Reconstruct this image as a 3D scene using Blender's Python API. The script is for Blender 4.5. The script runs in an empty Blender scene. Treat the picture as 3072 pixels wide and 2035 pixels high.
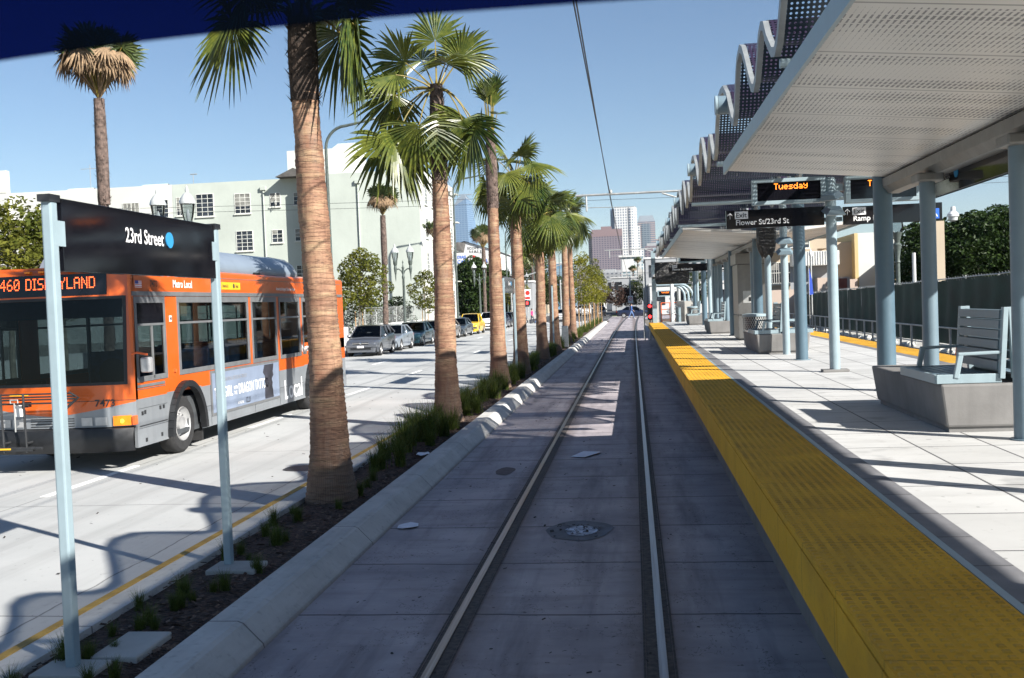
import bpy, math, random
from mathutils import Vector, Matrix, noise
R=math.radians; PI=math.pi
random.seed(7)
S=bpy.context.scene
# ---------------------------------------------------------------- camera
cam=bpy.data.cameras.new("camera"); camo=bpy.data.objects.new("camera",cam); S.collection.objects.link(camo)
cam.sensor_width=36; cam.lens=36.2; cam.clip_end=9000; cam.clip_start=0.05
rx,ux,fx=Vector((0.99248579,0.11630769,-0.0380062)),Vector((0.03374452,0.03839439,0.99869273)),Vector((-0.11761487,0.99247085,-0.03418114))
camo.matrix_world=Matrix(((rx.x,ux.x,-fx.x,0),(rx.y,ux.y,-fx.y,0),(rx.z,ux.z,-fx.z,2.35),(0,0,0,1)))
cam.dof.use_dof=True; cam.dof.focus_distance=16; cam.dof.aperture_fstop=9
S.camera=camo
# ---------------------------------------------------------------- sky, sun, exposure
SUN=Vector((1.32,-0.92,1.0)).normalized()
W=bpy.data.worlds.new("World"); S.world=W; W.use_nodes=True
nt=W.node_tree; bg=nt.nodes['Background']
sky=nt.nodes.new('ShaderNodeTexSky'); sky.sky_type='NISHITA'; sky.sun_disc=False
sky.sun_elevation=math.asin(SUN.z); sky.sun_rotation=math.atan2(SUN.x,SUN.y)
sky.altitude=0; sky.air_density=1.0; sky.dust_density=0.15; sky.ozone_density=4.0
nt.links.new(sky.outputs[0],bg.inputs[0]); bg.inputs[1].default_value=0.054
sl=bpy.data.lights.new("sun",'SUN'); sl.energy=5.0; sl.angle=R(0.53); sl.color=(1,0.955,0.885)
so=bpy.data.objects.new("sun",sl); S.collection.objects.link(so)
so.rotation_euler=SUN.to_track_quat('Z','Y').to_euler()
S.view_settings.view_transform='Standard'; S.view_settings.look='None'; S.view_settings.exposure=1.14; S.view_settings.gamma=1
S.cycles.transparent_max_bounces=24; S.cycles.max_bounces=6; S.cycles.diffuse_bounces=2
# ---------------------------------------------------------------- materials
def nn(t,k,**kw):
    n=t.nodes.new(k)
    for a,b in kw.items(): setattr(n,a,b)
    return n
class G:
    """tiny node-expression helper"""
    def __init__(s,name):
        s.m=bpy.data.materials.new(name); s.m.use_nodes=True; s.t=s.m.node_tree
        s.b=s.t.nodes['Principled BSDF']; s.out=s.t.nodes['Material Output']
        s.geo=None
    def L(s,a,b): s.t.links.new(a,b)
    def sv(s,x,sock):
        if isinstance(x,(int,float)): sock.default_value=x
        else: s.L(x,sock)
    def M(s,op,a,b=0.0,c=None,clamp=False):
        n=nn(s.t,'ShaderNodeMath',operation=op,use_clamp=clamp); s.sv(a,n.inputs[0]); s.sv(b,n.inputs[1])
        if c is not None: s.sv(c,n.inputs[2])
        return n.outputs[0]
    def pos(s,kind='world'):
        if kind=='world': o=nn(s.t,'ShaderNodeNewGeometry').outputs['Position']
        elif kind=='uv': o=nn(s.t,'ShaderNodeTexCoord').outputs['UV']
        else: o=nn(s.t,'ShaderNodeTexCoord').outputs['Object']
        return o
    def xyz(s,v):
        n=nn(s.t,'ShaderNodeSeparateXYZ'); s.L(v,n.inputs[0]); return n.outputs
    def noise(s,v,scale,detail=4,rough=.6,out=0):
        n=nn(s.t,'ShaderNodeTexNoise'); s.L(v,n.inputs['Vector']); n.inputs['Scale'].default_value=scale
        n.inputs['Detail'].default_value=detail; n.inputs['Roughness'].default_value=rough; return n.outputs[out]
    def vscale(s,v,x,y,z):
        n=nn(s.t,'ShaderNodeMapping'); s.L(v,n.inputs[0]); n.inputs['Scale'].default_value=(x,y,z); return n.outputs[0]
    def ramp(s,f,a,b): # linear map a..b -> 0..1 clamped
        n=nn(s.t,'ShaderNodeMapRange'); n.clamp=True; s.sv(f,n.inputs[0]); n.inputs[1].default_value=a; n.inputs[2].default_value=b; return n.outputs[0]
    def mix(s,f,a,b):
        n=nn(s.t,'ShaderNodeMix',data_type='RGBA'); s.sv(f,n.inputs[0])
        for x,i in ((a,6),(b,7)):
            if isinstance(x,tuple): n.inputs[i].default_value=(*x[:3],1)
            else: s.L(x,n.inputs[i])
        return n.outputs[2]
    def joint(s,c,period,off,half): # 1 on the joint line
        f=s.M('FRACT',s.M('DIVIDE',s.M('SUBTRACT',c,off-period/2),period))
        d=s.M('MULTIPLY',s.M('ABSOLUTE',s.M('SUBTRACT',f,.5)),period)
        return s.M('SUBTRACT',1.0,s.ramp(d,half*.5,half*1.5))
    def col(s,c):
        if isinstance(c,tuple): s.b.inputs['Base Color'].default_value=(*c,1)
        else: s.L(c,s.b.inputs['Base Color'])
    def rough(s,r): s.sv(r,s.b.inputs['Roughness'])
    def metal(s,r): s.b.inputs['Metallic'].default_value=r
    def bump(s,h,strength=.3,dist=.01):
        n=nn(s.t,'ShaderNodeBump'); n.inputs['Strength'].default_value=strength; n.inputs['Distance'].default_value=dist
        s.L(h,n.inputs['Height']); s.L(n.outputs[0],s.b.inputs['Normal'])
MATS={}
def simple(name,c,rough=.6,metal=0,var=.12,vs=3.0,bump=0,bs=40,bd=.004,coat=0,space='obj',streak=0):
    g=G(name); p=g.pos(space); n=g.noise(p,vs,5)
    d=tuple(max(0,x*(1-var*1.6)) for x in c); l=tuple(min(1,x*(1+var*1.2)) for x in c)
    col=g.mix(g.ramp(n,.3,.7),d,l)
    if streak:
        v=g.vscale(p,6,6,.35); q=g.noise(v,1.2,5)
        col=g.mix(g.M('MULTIPLY',g.ramp(q,.48,.75),streak),col,tuple(x*.45 for x in c))
    g.col(col); g.rough(g.M('ADD',rough-.06,g.M('MULTIPLY',n,.12))); g.metal(metal)
    if coat: g.b.inputs['Coat Weight'].default_value=coat; g.b.inputs['Coat Roughness'].default_value=.05
    if bump: g.bump(g.noise(p,bs,6,.65),bump,bd)
    MATS[name]=g.m; return g.m
def emis(name,c,s):
    g=G(name); g.col((.01,.01,.01)); g.b.inputs['Emission Color'].default_value=(*c,1); g.b.inputs['Emission Strength'].default_value=s; MATS[name]=g.m; return g.m
def glass(name,tint,alpha,rough=.02,ior=1.38):
    g=G(name); g.col(tint); g.rough(rough)
    tr=nn(g.t,'ShaderNodeBsdfTransparent'); tr.inputs[0].default_value=(*[min(1,x*alpha+.0) for x in (1,1,1)],1)
    gl=nn(g.t,'ShaderNodeBsdfGlossy'); gl.inputs['Roughness'].default_value=rough
    fr=nn(g.t,'ShaderNodeFresnel'); fr.inputs[0].default_value=ior
    ms=nn(g.t,'ShaderNodeMixShader'); g.L(fr.outputs[0],ms.inputs[0]); g.L(tr.outputs[0],ms.inputs[1]); g.L(gl.outputs[0],ms.inputs[2])
    tr.inputs[0].default_value=(tint[0]*alpha,tint[1]*alpha,tint[2]*alpha,1)
    g.L(ms.outputs[0],g.out.inputs[0]); MATS[name]=g.m; return g.m
def leafmat(name,a,b,trans=.3,rough=.45,sc=1.2):
    g=G(name); p=g.pos('obj'); n=g.noise(p,sc,3); n2=g.noise(p,sc*14,2)
    c=g.mix(g.ramp(g.M('ADD',g.M('MULTIPLY',n,.6),g.M('MULTIPLY',n2,.4)),.38,.62),a,b); g.col(c); g.rough(rough); g.b.inputs['Specular IOR Level'].default_value=(.5 if 'palm' in name else .15)
    tl=nn(g.t,'ShaderNodeBsdfTranslucent'); g.L(c,tl.inputs[0])
    ms=nn(g.t,'ShaderNodeMixShader'); ms.inputs[0].default_value=trans
    g.L(g.b.outputs[0],ms.inputs[1]); g.L(tl.outputs[0],ms.inputs[2]); g.L(ms.outputs[0],g.out.inputs[0]); MATS[name]=g.m; return g.m
# paints and metals
simple('blue_paint',(.145,.205,.245),.42,0,.05,6,streak=.12)
simple('pale_blue_paint',(.27,.35,.385),.4,0,.05,5,streak=.15)
simple('steel_blue_paint',(.085,.14,.18),.42,0,.05,6,streak=.12)
simple('rib_steel',(.33,.35,.35),.45,.3,.12,5,streak=.3)
simple('shade_toned_steel',(.20,.205,.20),.45,.3,.12,5,streak=.3)  # rib steel in darker grey: the shade under the canopy is in the colour
simple('galvanised',(.42,.43,.42),.5,.5,.15,6)
simple('stainless',(.20,.197,.19),.38,.7,.12,2,streak=.2)
simple('dark_metal',(.03,.032,.035),.5,.2,.2,8)
simple('black_plastic',(.012,.013,.015),.45,0,.2,8)
simple('black_gloss',(.006,.006,.009),.08,0,.1,3)
simple('rubber',(.022,.022,.023),.8,0,.25,12,bump=.3,bs=60)
simple('chrome',(.75,.75,.75),.12,1,.05,4)
simple('alloy',(.50,.50,.50),.35,.45,.1,8)
simple('white_paint',(.74,.75,.74),.5,0,.06,5,streak=.15)
simple('white_letters',(.82,.82,.82),.5,0,.02,5)
simple('grey_letters',(.30,.31,.34),.5,0,.02,5)
simple('dark_letters',(.03,.03,.035),.5,0,.02,5)
simple('sky_blue_dot',(.03,.25,.50),.4,0,.03,5)
simple('sign_blue',(.03,.14,.62),.4,0,.03,5)
simple('lamp_green_iron',(.085,.105,.095),.5,.2,.2,9)
simple('wood_stake',(.42,.26,.13),.8,0,.25,6,streak=.3)
simple('bark_grey',(.22,.19,.15),.9,0,.3,7,bump=.6,bs=25)
simple('bark_brown',(.14,.10,.075),.9,0,.3,7,bump=.6,bs=25)
simple('bus_orange',(.60,.105,.012),.3,0,.05,2,coat=.5,streak=.06)
simple('bus_silver',(.27,.29,.31),.42,.35,.07,2,streak=.18)
simple('bus_grey_trim',(.16,.165,.17),.5,.2,.1,6)
simple('bus_fairing',(.24,.29,.35),.38,.25,.06,1,streak=.1)
simple('bus_floor',(.05,.055,.06),.7,0,.2,4)
simple('seat_cloth',(.03,.07,.16),.8,0,.4,9)
simple('poster_grey',(.20,.245,.33),.45,0,.12,1.6)
simple('poster_dark',(.03,.03,.04),.5,0,.3,4)
simple('sticker_yellow',(.75,.42,.02),.45,0,.05,4)
simple('signal_amber',(.85,.22,.01),.2,0,.1,12)
simple('red_paint',(.55,.03,.02),.45,0,.1,4)
simple('flag_red',(.6,.05,.05),.5,0,.1,9); simple('flag_blue',(.04,.05,.25),.5,0,.1,9)
simple('orange_plastic',(.75,.13,.03),.5,0,.1,4)
simple('road_yellow',(.42,.26,.05),.7,0,.22,5,space='world',bump=.2)
simple('road_white',(.80,.80,.77),.7,0,.2,4,space='world')
simple('concrete_light',(.40,.39,.36),.85,0,.14,1.3,bump=.35,bs=30,space='world',streak=.1)
simple('concrete_grey',(.19,.185,.18),.85,0,.16,1.6,bump=.4,bs=35,streak=.25)
g=G('kerb_concrete'); p=g.pos(); x,y,z=g.xyz(p); n=g.noise(p,2.2,6); n2=g.noise(p,14,6)
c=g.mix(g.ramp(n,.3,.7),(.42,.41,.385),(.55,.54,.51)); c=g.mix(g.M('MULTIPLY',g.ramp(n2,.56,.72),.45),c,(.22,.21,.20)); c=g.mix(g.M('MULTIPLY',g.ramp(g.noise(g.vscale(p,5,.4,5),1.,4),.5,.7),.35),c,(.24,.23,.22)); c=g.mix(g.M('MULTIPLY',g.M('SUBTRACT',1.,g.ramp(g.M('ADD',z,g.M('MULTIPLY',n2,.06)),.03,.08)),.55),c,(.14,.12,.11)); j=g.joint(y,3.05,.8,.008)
g.col(g.mix(g.M('MULTIPLY',j,.8),c,(.07,.07,.07))); g.rough(.88); g.bump(g.M('SUBTRACT',n2,g.M('MULTIPLY',j,2.)),.35,.006); MATS['kerb_concrete']=g.m
simple('asphalt',(.060,.061,.064),.85,0,.2,.6,bump=.4,bs=45,space='world')
simple('dry_ground',(.16,.14,.11),.95,0,.25,.2,space='world')
simple('wall_cream',(.55,.56,.52),.85,0,.05,.25,bump=.3,bs=3,bd=.03)
simple('wall_mint',(.43,.47,.425),.85,0,.06,.25,bump=.35,bs=2.2,bd=.04,streak=.05)
simple('wall_tan',(.46,.38,.28),.85,0,.06,.3); simple('wall_yellow',(.52,.40,.20),.85,0,.06,.3)
simple('wall_pink',(.46,.37,.31),.85,0,.06,.3); simple('wall_grey',(.30,.31,.32),.85,0,.1,.3)
simple('wall_white',(.55,.55,.54),.85,0,.05,.4); simple('roof_dark',(.09,.085,.08),.9,0,.2,2)
simple('roof_pale',(.50,.55,.52),.6,0,.1,2)
simple('window_dark',(.025,.03,.04),.12,0,.5,1.5)
simple('window_frame_white',(.66,.67,.62),.5,0,.05,4)
simple('skin',(.42,.24,.16),.6,0,.08,8); simple('hair_dark',(.02,.015,.012),.7,0,.3,20)
simple('cloth_blue',(.06,.13,.36),.85,0,.15,12); simple('cloth_denim',(.12,.20,.40),.9,0,.25,14)
simple('cloth_pink',(.65,.05,.18),.85,0,.15,12); simple('cloth_dark',(.03,.035,.06),.85,0,.2,12); simple('shoe_white',(.75,.75,.75),.6,0,.05,9)
simple('paper',(.74,.76,.82),.8,0,.06,9)
simple('puddle_stain',(.075,.085,.115),.6,0,.4,5); simple('dark_stain',(.11,.085,.085),.8,0,.2,9)
simple('debris',(.035,.03,.028),.9,0,.3,20)
simple('dead_leaf',(.25,.17,.10),.9,0,.35,9); simple('petiole',(.22,.17,.035),.55,0,.25,5); simple('palm_fibre',(.060,.042,.032),.95,0,.5,10,bump=.8,bs=50,bd=.02)
simple('palm_boot',(.12,.085,.07),.9,0,.45,9,bump=.6,bs=30,bd=.02)
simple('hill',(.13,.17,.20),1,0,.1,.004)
simple('tarp_black',(.014,.014,.015),.2,0,.3,3,bump=1.,bs=7,bd=.12)
simple('fence_green',(.010,.036,.028),.75,0,.35,.8,bump=.5,bs=2,bd=.03)
simple('concrete_white',(.66,.65,.60),.85,0,.1,.8)
simple('lamp_lens',(.45,.47,.47),.1,0,.05,4)
simple('red_pole',(.20,.05,.03),.7,0,.2,4); simple('flag_cloth_blue',(.03,.08,.45),.7,0,.1,4)
glass('lamp_glass',(.80,.84,.86),.82,.05); glass('bus_glass',(.58,.72,.74),.50); glass('windshield_glass',(.45,.55,.60),.42); glass('car_glass',(.35,.42,.45),.35)
emis('led_amber',(1,.22,.02),2.6); emis('led_red_orange',(1,.13,.03),2.2); emis('lamp_red',(1,.02,.02),5.0); emis('lamp_amber',(1,.5,.04),1.6)
leafmat('palm_leaf',(.028,.055,.012),(.155,.170,.028),.20,.34,.8)
leafmat('palm_leaf_far',(.035,.06,.018),(.10,.13,.03),.2,.45,.8)
leafmat('tree_leaf_yellow',(.075,.095,.013),(.23,.21,.028),.32,.75,.9)
leafmat('tree_leaf_olive',(.055,.075,.012),(.17,.165,.025),.28,.75,.9); leafmat('tree_leaf_green',(.025,.045,.012),(.075,.095,.02),.25,.6,.9)
leafmat('ficus_leaf',(.012,.028,.008),(.040,.068,.014),.15,.5,.8)
leafmat('purple_leaf',(.05,.03,.028),(.13,.08,.06),.25,.7,.9)
leafmat('grass_leaf',(.03,.05,.012),(.15,.19,.04),.3,.45,1.5); leafmat('bush_leaf',(.02,.04,.012),(.07,.10,.03),.25,.6,1)
def car_paint(name,c,m=.5): 
    return simple(name,c,.32,m,.04,2,coat=.8)
# road slab
g=G('road_concrete'); p=g.pos(); x,y,z=g.xyz(p)
n1=g.noise(p,.35,5); n2=g.noise(p,5,6); n3=g.noise(g.vscale(p,2.2,.06,1),1.0,4)
c=g.mix(g.ramp(n1,.3,.7),(.35,.36,.355),(.46,.465,.455)); c=g.mix(g.M('MULTIPLY',g.ramp(n3,.48,.70),.42),c,(.22,.22,.215)); c=g.mix(g.M('MULTIPLY',g.ramp(n2,.60,.74),.35),c,(.23,.23,.22)); c=g.mix(g.M('MULTIPLY',g.ramp(g.noise(p,13,2,.5),.70,.74),.5),c,(.12,.12,.12))
wx=g.M('ADD',x,g.M('MULTIPLY',g.noise(p,1.4,3),.10)); wy=g.M('ADD',y,g.M('MULTIPLY',g.noise(p,1.1,3),.14))
j=g.M('MAXIMUM',g.joint(wy,4.6,3.1,.012),g.joint(wx,3.12,-4.75,.010))
fine=g.noise(p,60,3)
g.col(g.mix(g.M('MULTIPLY',j,.7),c,(.10,.10,.10))); g.rough(.82); g.bump(g.M('SUBTRACT',fine,g.M('MULTIPLY',j,2.)),.25,.004); MATS['road_concrete']=g.m
# trackbed slab
g=G('track_concrete'); p=g.pos(); x,y,z=g.xyz(p)
n1=g.noise(p,.8,5); n2=g.noise(p,7,6); n3=g.noise(g.vscale(p,.5,4,1),1.3,5); sp=g.noise(p,16,2,.5)
c=g.mix(g.ramp(n1,.3,.7),(.235,.215,.235),(.46,.415,.425)); c=g.mix(g.M('MULTIPLY',g.ramp(n3,.5,.75),.45),c,(.17,.145,.145)); c=g.mix(g.M('MULTIPLY',g.ramp(n2,.60,.72),.35),c,(.45,.40,.38))  # slab base leans bluish purple: the blue of its shade is mixed in
c=g.mix(g.M('MULTIPLY',g.ramp(sp,.68,.73),.8),c,(.05,.045,.045)); c=g.mix(g.M('MULTIPLY',g.ramp(g.noise(g.vscale(p,2.5,.25,1),1.1,5),.50,.68),.6),c,(.10,.09,.10)); rr_=g.M('MINIMUM',g.M('ABSOLUTE',g.M('ADD',x,1.33)),g.M('ABSOLUTE',g.M('SUBTRACT',x,.08))); c=g.mix(g.M('MULTIPLY',g.M('SUBTRACT',1.,g.ramp(g.M('ADD',rr_,g.M('MULTIPLY',n2,.15)),.14,.36)),.65),c,(.11,.075,.06))
wy=g.M('ADD',y,g.M('MULTIPLY',g.noise(p,.9,3),.10)); j=g.M('MAXIMUM',g.joint(wy,1.52,.11,.013),g.M('MULTIPLY',g.M('LESS_THAN',g.M('ABSOLUTE',g.M('SUBTRACT',g.noise(g.vscale(p,.7,.5,1),.9,6,.7),.5)),.0016),.6))
g.col(g.mix(g.M('MULTIPLY',j,.85),c,(.035,.03,.035))); g.rough(g.M('ADD',.62,g.M('MULTIPLY',n1,.25))); g.bump(g.M('SUBTRACT',g.noise(p,70,3),g.M('MULTIPLY',j,3.)),.3,.004); MATS['track_concrete']=g.m
# platform pavers
g=G('platform_pavers'); p=g.pos(); x,y,z=g.xyz(p)
n1=g.noise(p,.9,5); n2=g.noise(p,9,5)
fx_=g.M('FLOOR',g.M('DIVIDE',g.M('SUBTRACT',x,1.78),.61)); fy_=g.M('FLOOR',g.M('DIVIDE',y,.915))
wn=nn(g.t,'ShaderNodeTexWhiteNoise'); wn.noise_dimensions='2D'; cb=nn(g.t,'ShaderNodeCombineXYZ'); g.L(fx_,cb.inputs[0]); g.L(fy_,cb.inputs[1]); g.L(cb.outputs[0],wn.inputs['Vector'])
t=g.M('ADD',g.M('MULTIPLY',wn.outputs[0],.4),g.M('MULTIPLY',g.ramp(n1,.3,.7),.6))
c=g.mix(t,(.43,.43,.42),(.56,.56,.55)); c=g.mix(g.M('MULTIPLY',g.ramp(n2,.60,.74),.4),c,(.27,.26,.25)); c=g.mix(g.M('MULTIPLY',g.ramp(g.noise(p,1.7,3,.5),.62,.70),.45),c,(.2,.2,.2)); c=g.mix(g.M('MULTIPLY',g.ramp(g.noise(p,11,2,.5),.71,.74),.6),c,(.12,.12,.12)); c=g.mix(g.M('MULTIPLY',g.ramp(g.noise(g.vscale(p,.6,2.5,1),1.5,5),.5,.72),.35),c,(.26,.26,.25))
j=g.M('MAXIMUM',g.joint(x,.61,1.78,.009),g.joint(y,.915,0,.009))
g.col(g.mix(j,c,(.07,.07,.075))); g.rough(.7); g.bump(g.M('SUBTRACT',n2,g.M('MULTIPLY',j,2.)),.2,.004); MATS['platform_pavers']=g.m
g=G('paver_border'); p=g.pos(); x,y,z=g.xyz(p); n1=g.noise(p,3,5)
c=g.mix(g.ramp(n1,.3,.7),(.13,.13,.14),(.20,.20,.21)); j=g.joint(y,.61,.3,.006); g.col(g.mix(j,c,(.03,.03,.03))); g.rough(.75); MATS['paver_border']=g.m
g=G('tactile_yellow'); p=g.pos(); n1=g.noise(p,1.5,5); n2=g.noise(p,22,4)
c=g.mix(g.ramp(n1,.3,.7),(.60,.31,.018),(.72,.40,.03)); c=g.mix(g.M('MULTIPLY',g.ramp(n2,.56,.75),.4),c,(.25,.15,.03)); x,y,z=g.xyz(p); c=g.mix(g.M('MULTIPLY',g.ramp(g.noise(g.vscale(p,3,.5,1),1.4,5),.53,.72),.45),c,(.30,.19,.04)); c=g.mix(g.M('MULTIPLY',g.joint(y,.915,.2,.005),.6),c,(.12,.07,.01)); g.col(c); g.rough(.7); g.b.inputs['Specular IOR Level'].default_value=.2; g.bump(n2,.2,.002); MATS['tactile_yellow']=g.m
simple('tactile_dome',(.50,.27,.02),.75,0,.25,2,space='world')
g=G('mulch'); p=g.pos(); v=nn(g.t,'ShaderNodeTexVoronoi'); g.L(g.vscale(p,1,1.6,1),v.inputs['Vector']); v.inputs['Scale'].default_value=28
n1=g.noise(p,14,5); c=g.mix(g.ramp(v.outputs['Color'],.1,.9),(.022,.014,.010),(.13,.08,.06)); c=g.mix(g.ramp(n1,.45,.7),c,(.045,.03,.024)); g.col(c); g.rough(.95); g.bump(v.outputs['Distance'],1.,.03); MATS['mulch']=g.m
g=G('rail_groove'); p=g.pos(); n=g.noise(p,20,4); g.col(g.mix(g.ramp(n,.3,.7),(.022,.021,.022),(.10,.085,.075))); g.rough(.8); MATS['rail_groove']=g.m
g=G('rail_head'); p=g.pos(); n=g.noise(g.vscale(p,30,.6,1),1,4); g.col(g.mix(g.ramp(n,.3,.7),(.16,.12,.11),(.42,.39,.38))); g.metal(1); g.rough(g.M('ADD',.22,g.M('MULTIPLY',n,.25))); MATS['rail_head']=g.m
# perforated wave sheet (uv in metres)
def perforated(name,top,under,pitch,rad):
    g=G(name); u,v,_=g.xyz(g.pos('uv'))
    fu=g.M('SUBTRACT',g.M('FRACT',g.M('DIVIDE',u,pitch)),.5); fv=g.M('SUBTRACT',g.M('FRACT',g.M('DIVIDE',v,pitch)),.5)
    d=g.M('SQRT',g.M('ADD',g.M('MULTIPLY',fu,fu),g.M('MULTIPLY',fv,fv))); hole=g.M('SUBTRACT',1.,g.ramp(d,rad-.05,rad+.02))
    bf=nn(g.t,'ShaderNodeNewGeometry').outputs['Backfacing']
    g.col(g.mix(bf,top,under)); g.rough(.3); g.b.inputs['Metallic'].default_value=.35
    tr=nn(g.t,'ShaderNodeBsdfTransparent'); ms=nn(g.t,'ShaderNodeMixShader'); g.L(hole,ms.inputs[0]); g.L(g.b.outputs[0],ms.inputs[1]); g.L(tr.outputs[0],ms.inputs[2]); g.L(ms.outputs[0],g.out.inputs[0]); MATS[name]=g.m
perforated('wave_sheet',(.045,.028,.055),(.010,.026,.045),.048,.26)
# flat canopy soffit with rows of slots
g=G('soffit_panel'); p=g.pos(); x,y,z=g.xyz(p)
sx=g.M('ABSOLUTE',g.M('SUBTRACT',g.M('FRACT',g.M('DIVIDE',x,.040)),.5)); sy=g.M('ABSOLUTE',g.M('SUBTRACT',g.M('FRACT',g.M('DIVIDE',y,.11)),.5))
pat=g.noise(g.vscale(p,.35,1.9,1),1.1,4,.6); wid=g.M('ADD',g.M('MULTIPLY',g.ramp(pat,.45,.62),.26),.02)
slot=g.M('MULTIPLY',g.M('LESS_THAN',sx,wid),g.M('LESS_THAN',sy,.40))
edge=g.M('MULTIPLY',slot,g.M('LESS_THAN',g.M('ABSOLUTE',g.M('SUBTRACT',g.M('FRACT',g.M('DIVIDE',g.M('SUBTRACT',y,.25),1.2)),.5)),.43))
j=g.joint(y,1.2,.25,.012); n1=g.noise(p,.5,4)
c=g.mix(g.ramp(n1,.3,.7),(.62,.61,.58),(.72,.70,.66)); c=g.mix(g.M('MULTIPLY',edge,.85),c,(.10,.10,.11)); c=g.mix(g.M('MULTIPLY',j,.8),c,(.16,.16,.16))
g.col(c); g.rough(.42); g.metal(.15); MATS['soffit_panel']=g.m
# palm trunk
g=G('palm_trunk'); p=g.pos('obj'); x,y,z=g.xyz(p)
band=g.noise(g.vscale(p,1.3,1.3,6),2.2,5); big=g.noise(g.vscale(p,2.2,2.2,1.6),1.1,5,.65); fib=g.noise(g.vscale(p,28,28,2.5),1.,3)
wz=g.M('ADD',z,g.M('MULTIPLY',g.noise(g.vscale(p,3,3,1),1,2),.05)); rb_=g.noise(g.vscale(p,1.0,1.0,13),1.5,5,.7); rg=g.M('MAXIMUM',g.M('MULTIPLY',g.M('SUBTRACT',1.,g.ramp(g.M('ABSOLUTE',g.M('SUBTRACT',rb_,.5)),.004,.020)),.7),g.M('MULTIPLY',g.joint(g.M('ADD',wz,g.M('MULTIPLY',g.noise(g.vscale(p,2,2,5),1,2),.09)),.062,0,.004),g.ramp(g.noise(g.vscale(p,1.5,1.5,3),1.3,4),.40,.55))); vo=nn(g.t,'ShaderNodeTexVoronoi'); g.L(g.vscale(p,9,9,14),vo.inputs['Vector']); vo.inputs['Scale'].default_value=1.; scar=g.M('SUBTRACT',1.,g.ramp(vo.outputs['Distance'],.10,.22)); v1=g.joint(g.M('ADD',g.M('MULTIPLY',g.M('ARCTAN2',y,x),.3),g.M('MULTIPLY',fib,.02)),.028,0,.003)
low=g.M('SUBTRACT',1.,g.ramp(z,.15,1.25))
c=g.mix(g.ramp(big,.36,.60),(.185,.085,.05),(.33,.19,.115)); c=g.mix(g.M('MULTIPLY',g.ramp(band,.5,.66),.75),c,(.38,.26,.15)); c=g.mix(g.M('MULTIPLY',g.ramp(fib,.52,.72),.4),c,(.10,.05,.03)); c=g.mix(g.M('MULTIPLY',low,.8),c,(.165,.105,.07))
c=g.mix(g.M('MULTIPLY',rg,.6),c,(.09,.045,.03)); c=g.mix(g.M('MULTIPLY',scar,.5),c,(.10,.06,.045)); c=g.mix(g.M('MULTIPLY',g.ramp(g.noise(g.vscale(p,5,5,1.2),1.,5),.56,.70),.55),c,(.20,.155,.12)); c=g.mix(g.M('MULTIPLY',g.M('MULTIPLY',v1,low),.55),c,(.05,.035,.03))
g.col(c); g.rough(.75); g.bump(g.M('SUBTRACT',g.M('MULTIPLY',fib,.6),g.M('MULTIPLY',rg,1.)),.6,.012); MATS['palm_trunk']=g.m
# tower facades: window grid on wall
def facade(name,wall,win,px,pz,fx1,fz1,rough=.3,face=None):
    g=G(name); x,y,z=g.xyz(g.pos('obj')); h=g.M('ADD',x,y)
    a=g.M('LESS_THAN',g.M('FRACT',g.M('DIVIDE',h,px)),fx1); b=g.M('LESS_THAN',g.M('FRACT',g.M('DIVIDE',z,pz)),fz1); w=g.M('MULTIPLY',a,b)
    g.col(g.mix(w,wall,win)); g.rough(g.M('SUBTRACT',.8,g.M('MULTIPLY',w,.6))); MATS[name]=g.m
facade('tower_brown',(.155,.125,.145),(.05,.05,.08),5.2,4.1,.55,.5)  # brown greyed and blued: distant haze is tinted into the wall colour
facade('tower_white',(.55,.55,.54),(.12,.15,.20),5.0,5.2,.55,.62)
facade('tower_tan',(.27,.21,.195),(.10,.13,.18),40,4.2,.97,.5)
facade('tower_blue',(.13,.205,.30),(.10,.17,.27),6,4.2,.8,.7)
facade('tower_glass',(.17,.25,.31),(.12,.22,.32),9,6.,.9,.6)
facade('condo_white',(.46,.48,.48),(.16,.24,.28),4.5,3.4,.6,.62)
facade('far_block',(.27,.28,.29),(.10,.11,.13),5,4,.5,.45)
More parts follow.
